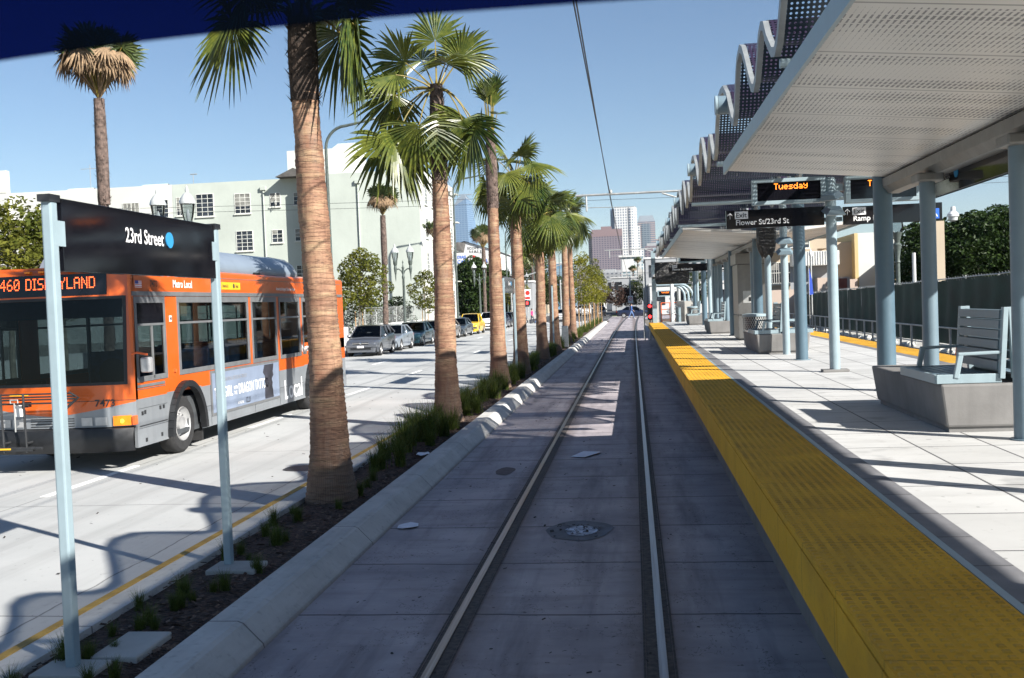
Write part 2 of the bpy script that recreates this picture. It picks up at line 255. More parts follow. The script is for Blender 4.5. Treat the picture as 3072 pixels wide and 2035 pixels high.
# ---------------------------------------------------------------- mesh builder
_fc={}
def _text(s,shear=0):
    k=(s,shear)
    if k in _fc: return _fc[k]
    cu=bpy.data.curves.new('t','FONT'); cu.body=s; cu.size=1; cu.resolution_u=3; cu.shear=shear; cu.offset=.012
    o=bpy.data.objects.new('t',cu); S.collection.objects.link(o); dg=bpy.context.evaluated_depsgraph_get(); dg.update()
    me=bpy.data.meshes.new_from_object(o.evaluated_get(dg)); vs=[v.co.copy() for v in me.vertices]; fs=[tuple(f.vertices) for f in me.polygons]
    bpy.data.objects.remove(o); bpy.data.curves.remove(cu); bpy.data.meshes.remove(me); _fc[k]=(vs,fs); return _fc[k]
class MB:
    def __init__(s): s.v=[];s.f=[];s.m=[];s.mats=[];s.uv=None;s.T=None
    def mi(s,m):
        if m is None: return 0
        if m not in s.mats: s.mats.append(m)
        return s.mats.index(m)
    def add(s,vs,fs,m=None,uv=None):
        b=len(s.v); i=s.mi(m)
        s.v+= [tuple(s.T@Vector(v)) for v in vs] if s.T else [tuple(v) for v in vs]
        for f in fs: s.f.append(tuple(b+k for k in f)); s.m.append(i)
        if uv is not None:
            if s.uv is None: s.uv={}
            for k,u in enumerate(uv): s.uv[b+k]=u
        return s
    def box(s,x0,x1,y0,y1,z0,z1,m=None):
        v=[(x,y,z) for z in (z0,z1) for y in (y0,y1) for x in (x0,x1)]
        return s.add(v,[(0,2,3,1),(4,5,7,6),(0,1,5,4),(2,6,7,3),(0,4,6,2),(1,3,7,5)],m)
    def bar(s,a,b,w,h,m=None,up=(0,0,1)):
        a=Vector(a);b=Vector(b);d=(b-a).normalized();u=Vector(up)
        if abs(d.dot(u))>.98:u=Vector((1,0,0))
        r=d.cross(u).normalized();u=r.cross(d).normalized()
        v=[p+r*i*w/2+u*j*h/2 for p in (a,b) for i,j in ((-1,-1),(1,-1),(1,1),(-1,1))]
        return s.add(v,[(3,2,1,0),(4,5,6,7),(0,1,5,4),(1,2,6,5),(2,3,7,6),(3,0,4,7)],m)
    def tube(s,pts,rad,n=10,m=None,caps=True):
        pts=[Vector(p) for p in pts]; k=len(pts)
        rs=rad if isinstance(rad,(list,tuple)) else [rad]*k
        v=[];f=[];pr=None
        for i,p in enumerate(pts):
            d=(pts[min(i+1,k-1)]-pts[max(i-1,0)]).normalized()
            if pr is None:
                u=Vector((0,0,1)) if abs(d.z)<.9 else Vector((1,0,0)); r=d.cross(u).normalized()
            else: r=(pr-d*pr.dot(d)).normalized()
            pr=r; u=d.cross(r)
            for j in range(n):
                a=2*PI*j/n; v.append(p+(r*math.cos(a)+u*math.sin(a))*rs[i])
        for i in range(k-1):
            for j in range(n): f.append((i*n+j,i*n+(j+1)%n,(i+1)*n+(j+1)%n,(i+1)*n+j))
        if caps: f.append(tuple(range(n-1,-1,-1))); f.append(tuple((k-1)*n+j for j in range(n)))
        return s.add(v,f,m)
    def lathe(s,prof,c=(0,0,0),n=16,m=None,axis='z',caps=True):
        v=[];f=[]
        for (r,z) in prof:
            for j in range(n):
                a=2*PI*j/n; x,y=r*math.cos(a),r*math.sin(a)
                q=(x,y,z) if axis=='z' else ((z,x,y) if axis=='x' else (x,z,y)); v.append((c[0]+q[0],c[1]+q[1],c[2]+q[2]))
        for i in range(len(prof)-1):
            for j in range(n): f.append((i*n+j,i*n+(j+1)%n,(i+1)*n+(j+1)%n,(i+1)*n+j))
        if caps: f.append(tuple(range(n-1,-1,-1))); f.append(tuple((len(prof)-1)*n+j for j in range(n)))
        if axis=='y': f=[tuple(reversed(q)) for q in f]
        return s.add(v,f,m)
    def prism(s,poly,d0,d1,axis='x',m=None,inv=False):
        n=len(poly)
        def P(a,b,d): return {'x':(d,a,b),'y':(a,d,b),'z':(a,b,d)}[axis]
        v=[P(a,b,d0) for a,b in poly]+[P(a,b,d1) for a,b in poly]
        f=[tuple(range(n)),tuple(range(2*n-1,n-1,-1))]+[(i,n+i,n+(i+1)%n,(i+1)%n) for i in range(n)]
        return s.add(v,f,m)
    def quad(s,a,b,c,d,m=None): return s.add([a,b,c,d],[(0,1,2,3)],m)
    def text(s,st,o,right,up,h,m=None,xs=1,depth=0,center=False,shear=0):
        vs,fs=_text(st,shear); r=Vector(right).normalized();u=Vector(up).normalized();o=Vector(o); k=h/.7
        if center:
            w=max(v.x for v in vs)+min(v.x for v in vs); o=o-r*(w/2*k*xs)
        return s.add([o+r*(v.x*k*xs)+u*(v.y*k) for v in vs],fs,m)
    def sheet(s,fn,nu,nv,m=None,uvf=None,thick=None):
        v=[fn(i/nu,j/nv) for j in range(nv+1) for i in range(nu+1)]
        f=[(j*(nu+1)+i,j*(nu+1)+i+1,(j+1)*(nu+1)+i+1,(j+1)*(nu+1)+i) for j in range(nv) for i in range(nu)]
        return s.add(v,f,m,[uvf(i/nu,j/nv) for j in range(nv+1) for i in range(nu+1)] if uvf else None)
    def build(s,name,mat=None,parent=None,smooth=35,bevel=0,solid=0):
        me=bpy.data.meshes.new(name); me.from_pydata(s.v,[],s.f)
        if mat: ms=[mat]+[x for x in s.mats if x is not None]; off=1 if s.mats and s.mats[0] is not None else 0
        else: ms=s.mats; off=0
        # faces added with m=None use the first slot
        if mat and s.mats:
            for x in ms: me.materials.append(MATS[x] if isinstance(x,str) else x)
            me.polygons.foreach_set('material_index',[ (0 if s.mats[i] is None else ms.index(s.mats[i])) if i<len(s.mats) else 0 for i in s.m])
        else:
            for x in (ms if ms else [mat]): me.materials.append(MATS[x] if isinstance(x,str) else x)
            if not mat: me.polygons.foreach_set('material_index',s.m)
        if s.uv:
            ul=me.uv_layers.new(name='UV'); 
            for lp in me.loops: ul.data[lp.index].uv=s.uv.get(lp.vertex_index,(0,0))
        me.validate(); me.update()
        if smooth:
            me.polygons.foreach_set('use_smooth',[True]*len(me.polygons))
            try: me.set_sharp_from_angle(angle=R(smooth))
            except Exception: pass
        o=bpy.data.objects.new(name,me); S.collection.objects.link(o)
        if parent: o.parent=parent
        if bevel:
            b=o.modifiers.new('b','BEVEL'); b.width=bevel; b.segments=2; b.limit_method='ANGLE'; b.harden_normals=False
        if solid:
            b=o.modifiers.new('s','SOLIDIFY'); b.thickness=solid; b.offset=0
        return o
_None_fix=MB.mi
def _mi(s,m):
    if m not in s.mats: s.mats.append(m)
    return s.mats.index(m)
MB.mi=_mi
def tag(o,label,cat,group=None,kind=None):
    o['label']=label; o['category']=cat
    if group: o['group']=group
    if kind: o['kind']=kind
    return o
def thing(name,label,cat,loc=(0,0,0),rz=0,group=None):
    o=bpy.data.objects.new(name,None); S.collection.objects.link(o); o.location=loc; o.rotation_euler=(0,0,rz); o.empty_display_size=.1
    return tag(o,label,cat,group)
def struct(o,label=None):
    o['kind']='structure'
    if label: o['label']=label
    return o
def dup(root,loc,rz,label,group=None):
    kids={}
    for o in S.objects:
        if o.parent: kids.setdefault(o.parent.name,[]).append(o)
    def rec(o,par):
        c=o.copy(); S.collection.objects.link(c); c.parent=par
        for k in kids.get(o.name,[]): rec(k,c)
        return c
    r=rec(root,None); r.location=loc; r.rotation_euler=(0,0,rz); r['label']=label
    if group: r['group']=group
    return r
# ================================================================ SETTING
def sheet(name,x0,x1,y0,y1,z,mat,thick=None):
    m=MB()
    if thick: m.box(x0,x1,y0,y1,z-thick,z)
    else: m.quad((x0,y0,z),(x1,y0,z),(x1,y1,z),(x0,y1,z))
    return struct(m.build(name,mat,smooth=0))
sheet('ground',-3500,3500,-55,5090,-.06,'dry_ground')
sheet('cross_street',-300,300,118,142,-.012,'asphalt')
sheet('far_street',-16,14,142,1200,-.012,'asphalt')
sheet('side_street_surface',13,40,-40,118,-.02,'asphalt')
sheet('road',-14.75,-4.2,-40,118,0,'road_concrete')
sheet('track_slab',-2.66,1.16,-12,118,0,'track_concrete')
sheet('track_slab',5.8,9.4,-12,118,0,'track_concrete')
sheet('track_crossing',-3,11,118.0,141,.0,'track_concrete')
sheet('track_verge',9.4,13,-12,118,-.01,'concrete_light')
# kerbs
m=MB(); m.prism([(-4.27,-.05),(-4.255,.14),(-4.24,.155),(-3.93,.155),(-3.92,-.05)],-12,112,'y'); struct(m.build('road_kerb','kerb_concrete',smooth=0))
m=MB(); m.prism([(-2.64,-.05),(-2.66,.03),(-2.80,.175),(-2.84,.19),(-3.05,.19),(-3.06,-.05)],-12,108,'y')
m.add([(-2.64,108,-.05),(-2.66,108,.03),(-2.80,108,.175),(-2.84,108,.19),(-3.05,108,.19),(-3.06,108,-.05),(-2.95,111,-.02)],[(0,1,6),(1,2,6),(2,3,6),(3,4,6),(4,5,6)])
struct(m.build('track_kerb','kerb_concrete',smooth=0))
def bed(u,v):
    x=-3.94+u*.90; y=-12+v*122; return (x,y,.10+.035*math.sin(u*PI)+.02*noise.noise((x*3,y*1.5,0)))
m=MB(); m.sheet(bed,6,420); struct(m.build('planting_bed','mulch',smooth=80))
m=MB(); m.box(-4.245,-4.165,-12,112,.155,.159); struct(m.build('yellow_kerb_line','road_yellow',smooth=0))
# lane dashes, arrow lines and stop line
m=MB()
for x in (-7.93,-11.03):
    y=12.9 if x>-9 else 13.0
    for k in range(8): m.box(x-.055,x+.055,y+k*14.8-14.8,y+k*14.8-12.2,.0,.005)
for k in range(-1,7):
    m.box(-7.985,-7.875,20.4+k*14.8,22.9+k*14.8,0,.005)
m.box(-14.4,-4.7,114.6,115.1,0,.005)
struct(m.build('lane_marking','road_white',smooth=0))
m=MB()
for i in range(9):
    m.box(-14+i*1.15,-13.4+i*1.15,119.5,122.2,-.012,-.007)
for i in range(22): m.box(-7.2+i*.42,-6.9+i*.42,134.2+.05*i,134.6+.05*i,-.012,-.006)
for i in range(7): m.box(-7.6,-7.45,124+i*1.6,124.9+i*1.6,-.012,-.006)
struct(m.build('crossing_marking','road_white',smooth=0))
# left pavement
m=MB(); m.box(-17.2,-14.75,-40,117,-.05,.13); m.box(-19.4,-17.5,93,117,-.05,.13); struct(m.build('pavement','concrete_light',smooth=0))
m=MB(); m.box(-60,-14.7,142,300,-.05,.12); m.box(-2.9,-.0,142.5,146,-.05,.1); m.box(12,60,142,300,-.05,.12); struct(m.build('far_pavement','concrete_light',smooth=0))
# far hills behind the city
m=MB()
def hl(u,v):
    x=-2600+u*5200; h=150+90*noise.noise((x*.0013,3,0))+60*noise.noise((x*.004,8,0)); return (x,4300+v*700,(h if v>.3 else 0)*(1 if v<.8 else .6)*(1.35 if x<-400 else .8))
m.sheet(hl,90,4); struct(m.build('hills','hill',smooth=60))
simple('wet_crust',(.42,.48,.58),.7,0,.5,9)
# patches and stains on the slab
def blob(name,c,rx_,ry_,mat,label,cat,z=.004,n=28,seed=1,kind=None):
    rnd=random.Random(seed); m=MB(); ph=rnd.random()*9
    v=[(rx_*math.cos(a)*(1+.16*noise.noise((math.cos(a)*1.7,math.sin(a)*1.7,ph))),ry_*math.sin(a)*(1+.16*noise.noise((math.cos(a)*1.7+5,math.sin(a)*1.7,ph))),0) for a in [2*PI*i/n for i in range(n)]]
    m.add(v,[tuple(range(n))]); o=m.build(name,mat,smooth=0); o.location=(c[0],c[1],z); tag(o,label,cat)
    if kind: o['kind']=kind
    return o
blob('water_puddle',(-.62,10.5),.33,.46,'puddle_stain','dark wet puddle stain between the rails with gravel scattered in it','puddle',.005,seed=3,kind='structure')
blob('wet_patch',(-.60,10.45),.17,.23,'wet_crust','pale mineral crust in the middle of the puddle stain','crust',.009,seed=5,kind='structure')
blob('dark_patch',(-1.86,14.3),.13,.34,'dark_stain','oval dark patch on the slab beside the left rail','patch',.004,seed=8,kind='structure')
blob('dark_patch',(2.72,5.05+.9),.16,.20,'dark_stain','dark smudge on the pale pavers of the platform','patch',.995,seed=9,kind='structure')
blob('manhole_cover',(-5.0,14.9),.30,.30,'dark_metal','round dark manhole cover in the road by the yellow line','manhole cover',.004,seed=0)
m=MB(); rnd=random.Random(4)
def chip(m,x,y,z,s,mt=None):
    a=rnd.random()*6; d=Vector((math.cos(a)*s,math.sin(a)*s,rnd.uniform(.0,.3)*s)); e=Vector((-math.sin(a),math.cos(a),0))*s*rnd.uniform(.15,.5); c=Vector((x,y,z))
    m.add([c-d-e,c+d-e,c+d+e+Vector((0,0,s*.3)),c-d+e+Vector((0,0,s*.3))],[(0,1,2,3)],mt)
for i in range(420):
    y=4+rnd.random()**1.6*40; chip(m,rnd.uniform(-2.6,.6),y,.006,rnd.uniform(.006,.022))
for i in range(60): chip(m,random.gauss(-.62,.14),random.gauss(10.5,.17),.012,rnd.uniform(.008,.024))
for i in range(160): chip(m,rnd.uniform(-12,-4.6),rnd.uniform(5,40),.005,rnd.uniform(.01,.03))
o=m.build('debris','debris',smooth=0); tag(o,'small twigs, grit and leaf crumbs strewn over slab and road','debris',kind='stuff')
m=MB()
for i in range(5200):
    y=4+rnd.random()**1.7*50; chip(m,rnd.uniform(-3.9,-3.08),y,.135,rnd.uniform(.012,.035),('mulch_a','mulch_b')[i%3==0])
simple('mulch_a',(.06,.035,.024),.95,0,.5,20); simple('mulch_b',(.16,.105,.075),.9,0,.4,20)
o=m.build('bark_mulch',None,smooth=0); tag(o,'brown bark mulch chips covering the planting bed','mulch',kind='stuff')
def litter(name,c,pts,label,z=.012,lift=.015):
    m=MB(); n=len(pts); m.add([(x,y,lift*((i*7)%3)/2) for i,(x,y) in enumerate(pts)],[tuple(range(n))]); o=m.build(name,'paper',smooth=0,solid=.003); o.location=(c[0],c[1],z); tag(o,label,'paper'); return o
litter('crumpled_paper',(-2.47,10.75),[(-.10,-.09),(-.03,-.14),(.07,-.12),(.11,.0),(.09,.10),(.0,.13),(-.08,.12),(-.11,.02)],'crumpled white paper scrap lying by the kerb on the left of the track')
litter('paper_sheet',(-.79,15.7),[(-.22,-.25),(.0,-.36),(.22,.05),(.20,.22),(-.05,.24)],'flat white paper sheet lying between the rails beyond the puddle')
litter('plastic_lid',(-3.2,15.1),[(.10*math.cos(a),.16*math.sin(a)) for a in [i*PI/6 for i in range(12)]],'small white lid dropped in the planting bed mulch',.15)
# concrete footing pads in the bed
for (x,y,w,l,lab) in ((-3.42,6.5,.16,.26,'nearer square concrete footing pad half buried in dark mulch'),(-3.5,8.55,.22,.17,'concrete footing under the right post of the near station name sign'),(-3.6,6.05,.2,.15,'concrete footing under the left post of the near station name sign')):
    m=MB(); m.box(x-w,x+w,y-l,y+l,.1,.165); tag(m.build('concrete_footing','concrete_light',smooth=0,bevel=.012),lab,'footing')
# ---------------------------------------------------------------- rails
def railpath(x0):
    pts=[]
    for y in list(range(-12,58,3))+list(range(58,140,2)):
        t=max(0,y-58)/60; pts.append((x0+ .35*t*t,y))
    return pts
def rail(x0,label,cx=1):
    r=thing('rail',label,'rail',(0,0,0))
    P=railpath(x0); m=MB(); g=MB()
    for (xa,ya),(xb,yb) in zip(P,P[1:]):
        for w0,w1,z,mm in ((-.028,.028,.012,m),(-.14,.16,.004,g)):
            z0=z
            if mm is m: mm.add([(xa+w0,ya,0),(xa+w0,ya,z),(xa+w1,ya,z),(xa+w1,ya,0),(xb+w0,yb,0),(xb+w0,yb,z),(xb+w1,yb,z),(xb+w1,yb,0)],[(0,1,5,4),(1,2,6,5),(2,3,7,6)])
            else:
                s=cx; a,b=(-.06,.105) if s>0 else (-.105,.07)
                mm.add([(xa+a,ya,z),(xa+b,ya,z),(xb+b,yb,z),(xb+a,yb,z)],[(0,1,2,3)])
                for q in (a-.018,b+.003): mm.add([(xa+q,ya,z+.003),(xa+q+.015,ya,z+.003),(xb+q+.015,yb,z+.003),(xb+q,yb,z+.003)],[(0,1,2,3)])
    m.build('rail_head','rail_head',r,smooth=0); g.build('rubber_groove','rail_groove',r,smooth=0); return r
rail(-1.385,'left rail of the near track, set flush in pinkish concrete'); rail(.115,'right rail of the near track, beside the yellow platform edge',-1)
rail(6.9,'nearer rail of the far track behind the platform'); rail(8.4,'outer rail of the far track by the grey railing',-1)
# ---------------------------------------------------------------- platform
pl=MB(); pl.box(1.60,5.42,-12,58,.90,.99); pl=struct(pl.build('platform','platform_pavers',smooth=0))
m=MB(); m.box(1.15,5.9,-12,57.6,0,.899); m.build('platform_base','concrete_grey',pl,smooth=0)
for xs,nm in ((.87,'tactile_strip'),(5.60,'tactile_strip')):
    m=MB(); m.box(xs,xs+.68,-12,58,.955,.992)
    m.build(nm,'tactile_yellow',pl,smooth=0); m=MB(); x0=xs
    yy=3.4 if xs<2 else 12
    while yy<58:
        for i in range(11):
            if xs>2 and yy>40: break
            x=x0+.03+i*.062; a=.017;b=.011;z0=.992;z1=.998
            m.add([(x-a,yy-a,z0),(x+a,yy-a,z0),(x+a,yy+a,z0),(x-a,yy+a,z0),(x-b,yy-b,z1),(x+b,yy-b,z1),(x+b,yy+b,z1),(x-b,yy+b,z1)],[(4,5,6,7),(0,1,5,4),(1,2,6,5),(2,3,7,6),(3,0,4,7)])
        yy+=.062 if yy<30 else .124
    m.build('tactile_domes','tactile_dome',pl,smooth=0)['kind']='stuff'
m=MB(); k=-12
while k<58:
    m.box(.862,.90,k+.004,k+1.52-.004,.70,.954); k+=1.52
m.build('edge_fascia','tactile_yellow',pl,smooth=0)
m=MB(); m.box(.902,1.15,-12,58,.76,.953); m.box(5.9,6.26,-12,58,.68,.95); m.build('edge_beam','concrete_grey',pl,smooth=0)
m=MB(); m.box(1.555,1.60,-12,58,.93,.9935); m.build('edge_strip','pale_blue_paint',pl,smooth=0)
m=MB(); m.box(1.60,1.785,-12,58,.95,.9945); m.box(5.42,5.60,-12,58,.93,.9945); m.build('paver_border','paver_border',pl,smooth=0)
# ---------------------------------------------------------------- flat canopies
def flat_canopy(y0,y1,cols,label):
    r=thing('flat_canopy',label,'canopy',(3.5,y0,.99))
    L=y1-y0
    for sgn,xe,nm in ((-1,-2.2,'left'),(1,2.12,'right')):
        m=MB()
        a=(0,2.84);b=(xe,3.04)
        m.add([(a[0],0,a[1]),(b[0],0,b[1]),(b[0],L,b[1]),(a[0],L,a[1]),(a[0],0,a[1]+.07),(b[0],0,b[1]+.07),(b[0],L,b[1]+.07),(a[0],L,a[1]+.07)],[(0,1,2,3),(4,7,6,5),(0,4,5,1),(3,2,6,7)])
        m.build('soffit','soffit_panel',r,smooth=0)
        m=MB(); m.box(xe-.03 if sgn<0 else xe,xe if sgn<0 else xe+.03,0,L,2.99,3.15); m.build('fascia','pale_blue_paint',r,smooth=0)
    m=MB(); m.prism([(-.16,2.83),(-.15,2.72),(-.08,2.64),(.08,2.64),(.15,2.72),(.16,2.83)],-.05,L+.15,'y'); m.build('spine_beam','shade_toned_steel',r,smooth=30)
    for y in cols:
        c=MB(); c.tube([(-.13,y-y0,0),(-.13,y-y0,2.66)],.085,20); c.lathe([(.12,0),(.12,.012),(.085,.012)],(-.13,y-y0,0),20); co=c.build('column','blue_paint',r)
        c=MB(); c.box(-.27,.02,y-y0-.16,y-y0+.16,2.56,2.66); c.build('column_head','shade_toned_steel',co,smooth=0,bevel=.02)
    return r
flat_canopy(-2.5,14.2,[3.6,6.5,9.45,12.25],'near flat canopy with slotted pale metal soffit overhead on slim columns')
flat_canopy(26.2,42.9,[29.4,32.6,36.0,37.8,40.4,42.1],'farther flat canopy with slotted soffit, beyond the exit sign')
# ---------------------------------------------------------------- wave canopy bays
PROF=[(0,5.11),(.45,5.3),(.9,5.34),(1.4,5.3),(1.75,5.1),(1.97,4.90),(2.08,4.79),(2.21,4.66),(2.38,4.6),(2.55,4.64),(2.88,4.84),(3.08,5.02),(3.28,5.07),(3.49,5.0),(3.61,4.88),(3.84,4.66),(4.0,4.60),(4.17,4.64),(4.43,4.81),(4.78,5.08),(5.0,5.24),(5.25,5.32),(5.6,5.25),(5.75,5.12),(5.88,4.97),(6.09,4.69),(6.25,4.62),(6.44,4.68),(6.8,4.92),(7.05,5.11)]
def wave(r,x0,x1,phase,nrib):
    pr=PROF; n=len(pr); ph=phase
    def zz(y):
        t=(y+ph)%7.05
        for (a,za),(b,zb) in zip(pr,pr[1:]):
            if a<=t<=b: return za+(zb-za)*(t-a)/(b-a)
        return 5.
    ys=sorted(set([0.0,7.05]+[((a-ph)%7.05) for a,_ in pr])); P=[(y,zz(y)) for y in ys]
    s=[0]
    for (a,za),(b,zb) in zip(P,P[1:]): s.append(s[-1]+math.hypot(b-a,zb-za))
    m=MB(); v=[];uv=[];f=[]
    for i,(y,z) in enumerate(P):
        for x in (x0+.03,x1-.03): v.append((x,y,z-.0)); uv.append((x,s[i]))
    for i in range(len(P)-1): f.append((2*i,2*i+1,2*i+3,2*i+2))
    m.add(v,f,None,uv); m.mats=['wave_sheet']; m.m=[0]*len(m.f); m.build('wave_sheet',None,r,smooth=40)
    for k in range(nrib):
        x=x0+(x1-x0)*k/(nrib-1); m=MB()
        vv=[];ff=[]
        for i,(y,z) in enumerate(P):
            a=P[max(i-1,0)];b=P[min(i+1,len(P)-1)]; d=Vector((b[0]-a[0],b[1]-a[1])).normalized(); nx=Vector((-d.y,d.x))
            for w,h in ((-.028,-.10),(.028,-.10),(.028,-.006),(-.028,-.006)): vv.append((x+w,y+nx.x*h,z+nx.y*h))
        for i in range(len(P)-1):
            for j in range(4): ff.append((4*i+j,4*i+(j+1)%4,4*i+4+(j+1)%4,4*i+4+j))
        m.add(vv,ff); m.build('rib','rib_steel',r,smooth=50)
def bay(n,label):
    y=14.35+7.05*n
    r=thing('wave_canopy_bay',label,'canopy',(0,y-7.05,0),group='bays of the wavy perforated canopy')
    wave(r,1.38,3.28,.0,2); wave(r,3.55,5.5,1.1,2)
    for yy,z in ((2.38,4.5),):
        m=MB(); m.tube([(1.40,yy,z-.06),(5.48,yy,z-.06)],.042,10); m.build('purlin','pale_blue_paint',r)
    m=MB(); m.tube([(1.24,7.05,4.94),(5.6,7.05,4.94)],.125,20); cb=m.build('cross_beam','blue_paint',r)
    m=MB(); m.tube([(1.20,7.05,4.94),(1.235,7.05,4.94)],.13,20); m.build('end_cap','pale_blue_paint',cb)
    m=MB(); m.tube([(3.37,7.05,.99),(3.37,7.05,4.83)],.122,24); co=m.build('column','steel_blue_paint',r)
    m=MB(); m.lathe([(.17,.99),(.17,1.005),(.125,1.01)],(3.37,7.05,0),24); m.build('base_plate','blue_paint',co)
    return r
ords=['nearest bay of the wavy perforated canopy, reaching overhead','second bay of the wavy perforated canopy, its column right above the near bench','wavy canopy bay whose column stands just behind the near exit sign','wavy canopy bay whose column rises in front of the steel kiosk','wavy canopy bay over the near end of the farther flat canopy','wavy canopy bay over the middle of the farther flat canopy','wavy canopy bay whose column stands beyond the far exit sign','last bay of the wavy perforated canopy, at the far platform end']
for n in range(-1,7): bay(n,ords[n+1])
# ================================================================ STATION FURNITURE
def planter_bench(name_lab,loc,bench_lab):
    t=thing('planter',name_lab,'planter',loc)
    # concrete block tapering to its foot; local x right, y away, origin near-left foot
    def block(w,l,h,ins):
        m=MB(); b=[(0,0),(w,0),(w,l),(0,l)]; tp=[(-ins,-ins*.3),(w+ins,-ins*.3),(w+ins,l+ins),(-ins,l+ins)]
        m.add([(x,y,.05) for x,y in b]+[(x,y,h) for x,y in tp],[(3,2,1,0),(4,5,6,7),(0,1,5,4),(1,2,6,5),(2,3,7,6),(3,0,4,7)])
        return m
    block(1.10,2.75,.455,.05).build('block','concrete_grey',t,smooth=0,bevel=.022)
    m=MB(); m.box(.03,1.07,.03,2.72,0,.06); m.build('plinth','concrete_grey',t,smooth=0)
    b=thing('bench',bench_lab,'bench',(loc[0]-.02,loc[1]+.02,loc[2]+.457))
    # seat faces left (-x); slats run along y, length 1.28 ; backrest at x=.52
    m=MB()
    for y0 in (.0,1.25): m.bar((-.06,y0,.045),(.52,y0,.045),.035,.085)
    for xx in (-.055,): m.bar((xx,0,.045),(xx,1.25,.045),.035,.085)
    m.build('seat_frame','pale_blue_paint',b,smooth=0,bevel=.004)
    m=MB()
    for k in range(6): m.box(-.03+k*.088,.045+k*.088,.02,1.23,.062,.08)
    m.build('seat','steel_blue_paint',b,smooth=0)
    bk=MB()
    for k in range(6):
        z=.12+k*.095; x=.49+k*.006
        bk.add([(x,.03,z),(x+.03,.03,z),(x+.035,.03,z+.078),(x+.005,.03,z+.078),(x,1.22,z),(x+.03,1.22,z),(x+.035,1.22,z+.078),(x+.005,1.22,z+.078)],[(0,1,2,3),(7,6,5,4),(0,4,5,1),(1,5,6,2),(2,6,7,3),(3,7,4,0)])
    bk.build('backrest','blue_paint',b,smooth=0)
    for y0 in (-.005,1.255): MB().bar((.52,y0,.04),(.565,y0,.70),.045,.075,up=(0,1,0)).build('back_post','pale_blue_paint',b,smooth=0,bevel=.003)
    for y0 in (-.005,1.255):
        m=MB(); m.tube([(.15,y0,.06),(.15,y0,.25),(.16,y0,.285),(.19,y0,.295),(.54,y0,.30)],.001,4); m=MB()
        m.bar((.115,y0,.05),(.16,y0,.27),.05,.045,up=(0,1,0)); m.bar((.135,y0,.275),(.55,y0,.285),.05,.03)
        m.build('armrest','pale_blue_paint',b,smooth=0,bevel=.008)
    return t,b
planter_bench('near angled concrete planter block on the platform with stripes of sun across it',(2.87,9.98,.99),'pale blue slatted bench seat with armrests mounted on the near concrete block')
planter_bench('concrete planter block beyond the near exit sign, beside the mesh bin',(2.80,23.8,.99),'pale blue slatted bench on the second concrete block, before the kiosk')
planter_bench('concrete planter block under the farther flat canopy, left of twin slim columns',(2.73,37.4,.99),'pale blue slatted bench on the third concrete block under the farther canopy')
planter_bench('farthest concrete planter block near the end of the platform',(2.68,50.3,.99),'farthest pale blue slatted bench, near the platform end')
def back_bench(loc,lab):
    b=thing('bench',lab,'bench',loc)
    m=MB()
    for y0 in (0,1.25): m.bar((0,y0,.045),(.58,y0,.045),.035,.085)
    m.bar((.58,0,.045),(.58,1.25,.045),.035,.085); m.build('seat_frame','pale_blue_paint',b,smooth=0)
    m=MB()
    for k in range(6): m.box(.03+k*.088,.105+k*.088,.02,1.23,.062,.08)
    m.build('seat','blue_paint',b,smooth=0)
    m=MB()
    for k in range(6): m.box(-.02-k*.006,.01-k*.006,.03,1.22,.12+k*.095,.198+k*.095)
    m.build('backrest','blue_paint',b,smooth=0)
    for y0 in (-.005,1.255): MB().bar((0,y0,.04),(-.03,y0,.70),.045,.07,up=(0,1,0)).build('back_post','pale_blue_paint',b,smooth=0)
    for y0 in (-.005,1.255):
        m=MB(); m.bar((.45,y0,.05),(.41,y0,.27),.05,.04,up=(0,1,0)); m.bar((.43,y0,.275),(0,y0,.285),.05,.03); m.build('armrest','pale_blue_paint',b,smooth=0,bevel=.006)
back_bench((3.49,10.0,1.447),'pale blue slatted bench facing the far track, back to back with the near one')
back_bench((3.42,23.82,1.447),'pale blue slatted bench facing the far track on the second concrete block')
# slim poles with signs, screens, speakers
def arrow(m,x,z,y,s,mat):
    m.add([(x-.03*s,y,z-.5*s),(x+.03*s,y,z-.5*s),(x+.03*s,y,z+.35*s),(x-.03*s,y,z+.35*s)],[(0,1,2,3)],mat)
    for q in (-1,1): m.add([(x,y,z+.5*s),(x+q*.36*s,y,z+.12*s),(x+q*.36*s,y,z-.02*s),(x,y,z+.34*s)],[(0,1,2,3)],mat)
FONT5={'0':("01110","10001","10011","10101","11001","10001","01110"),'4':("00010","00110","01010","10010","11111","00010","00010"),'6':("00110","01000","10000","11110","10001","10001","01110"),
'D':("11110","10001","10001","10001","10001","10001","11110"),'I':("111","010","010","010","010","010","111"),'S':("01111","10000","10000","01110","00001","00001","11110"),'N':("10001","11001","10101","10101","10011","10001","10001"),
'E':("11111","10000","10000","11110","10000","10000","11111"),'Y':("10001","10001","01010","00100","00100","00100","00100"),'L':("10000","10000","10000","10000","10000","10000","11111"),'A':("01110","10001","10001","11111","10001","10001","10001"),
'T':("11111","00100","00100","00100","00100","00100","00100"),'u':("00000","00000","10001","10001","10001","10011","01101"),'e':("00000","00000","01110","10001","11111","10000","01110"),'s':("00000","00000","01111","10000","01110","00001","11110"),
'd':("00001","00001","01101","10011","10001","10001","01111"),'a':("00000","00000","01110","00001","01111","10001","01111"),'y':("00000","10001","10001","01111","00001","10001","01110"),' ':("000",)*7}
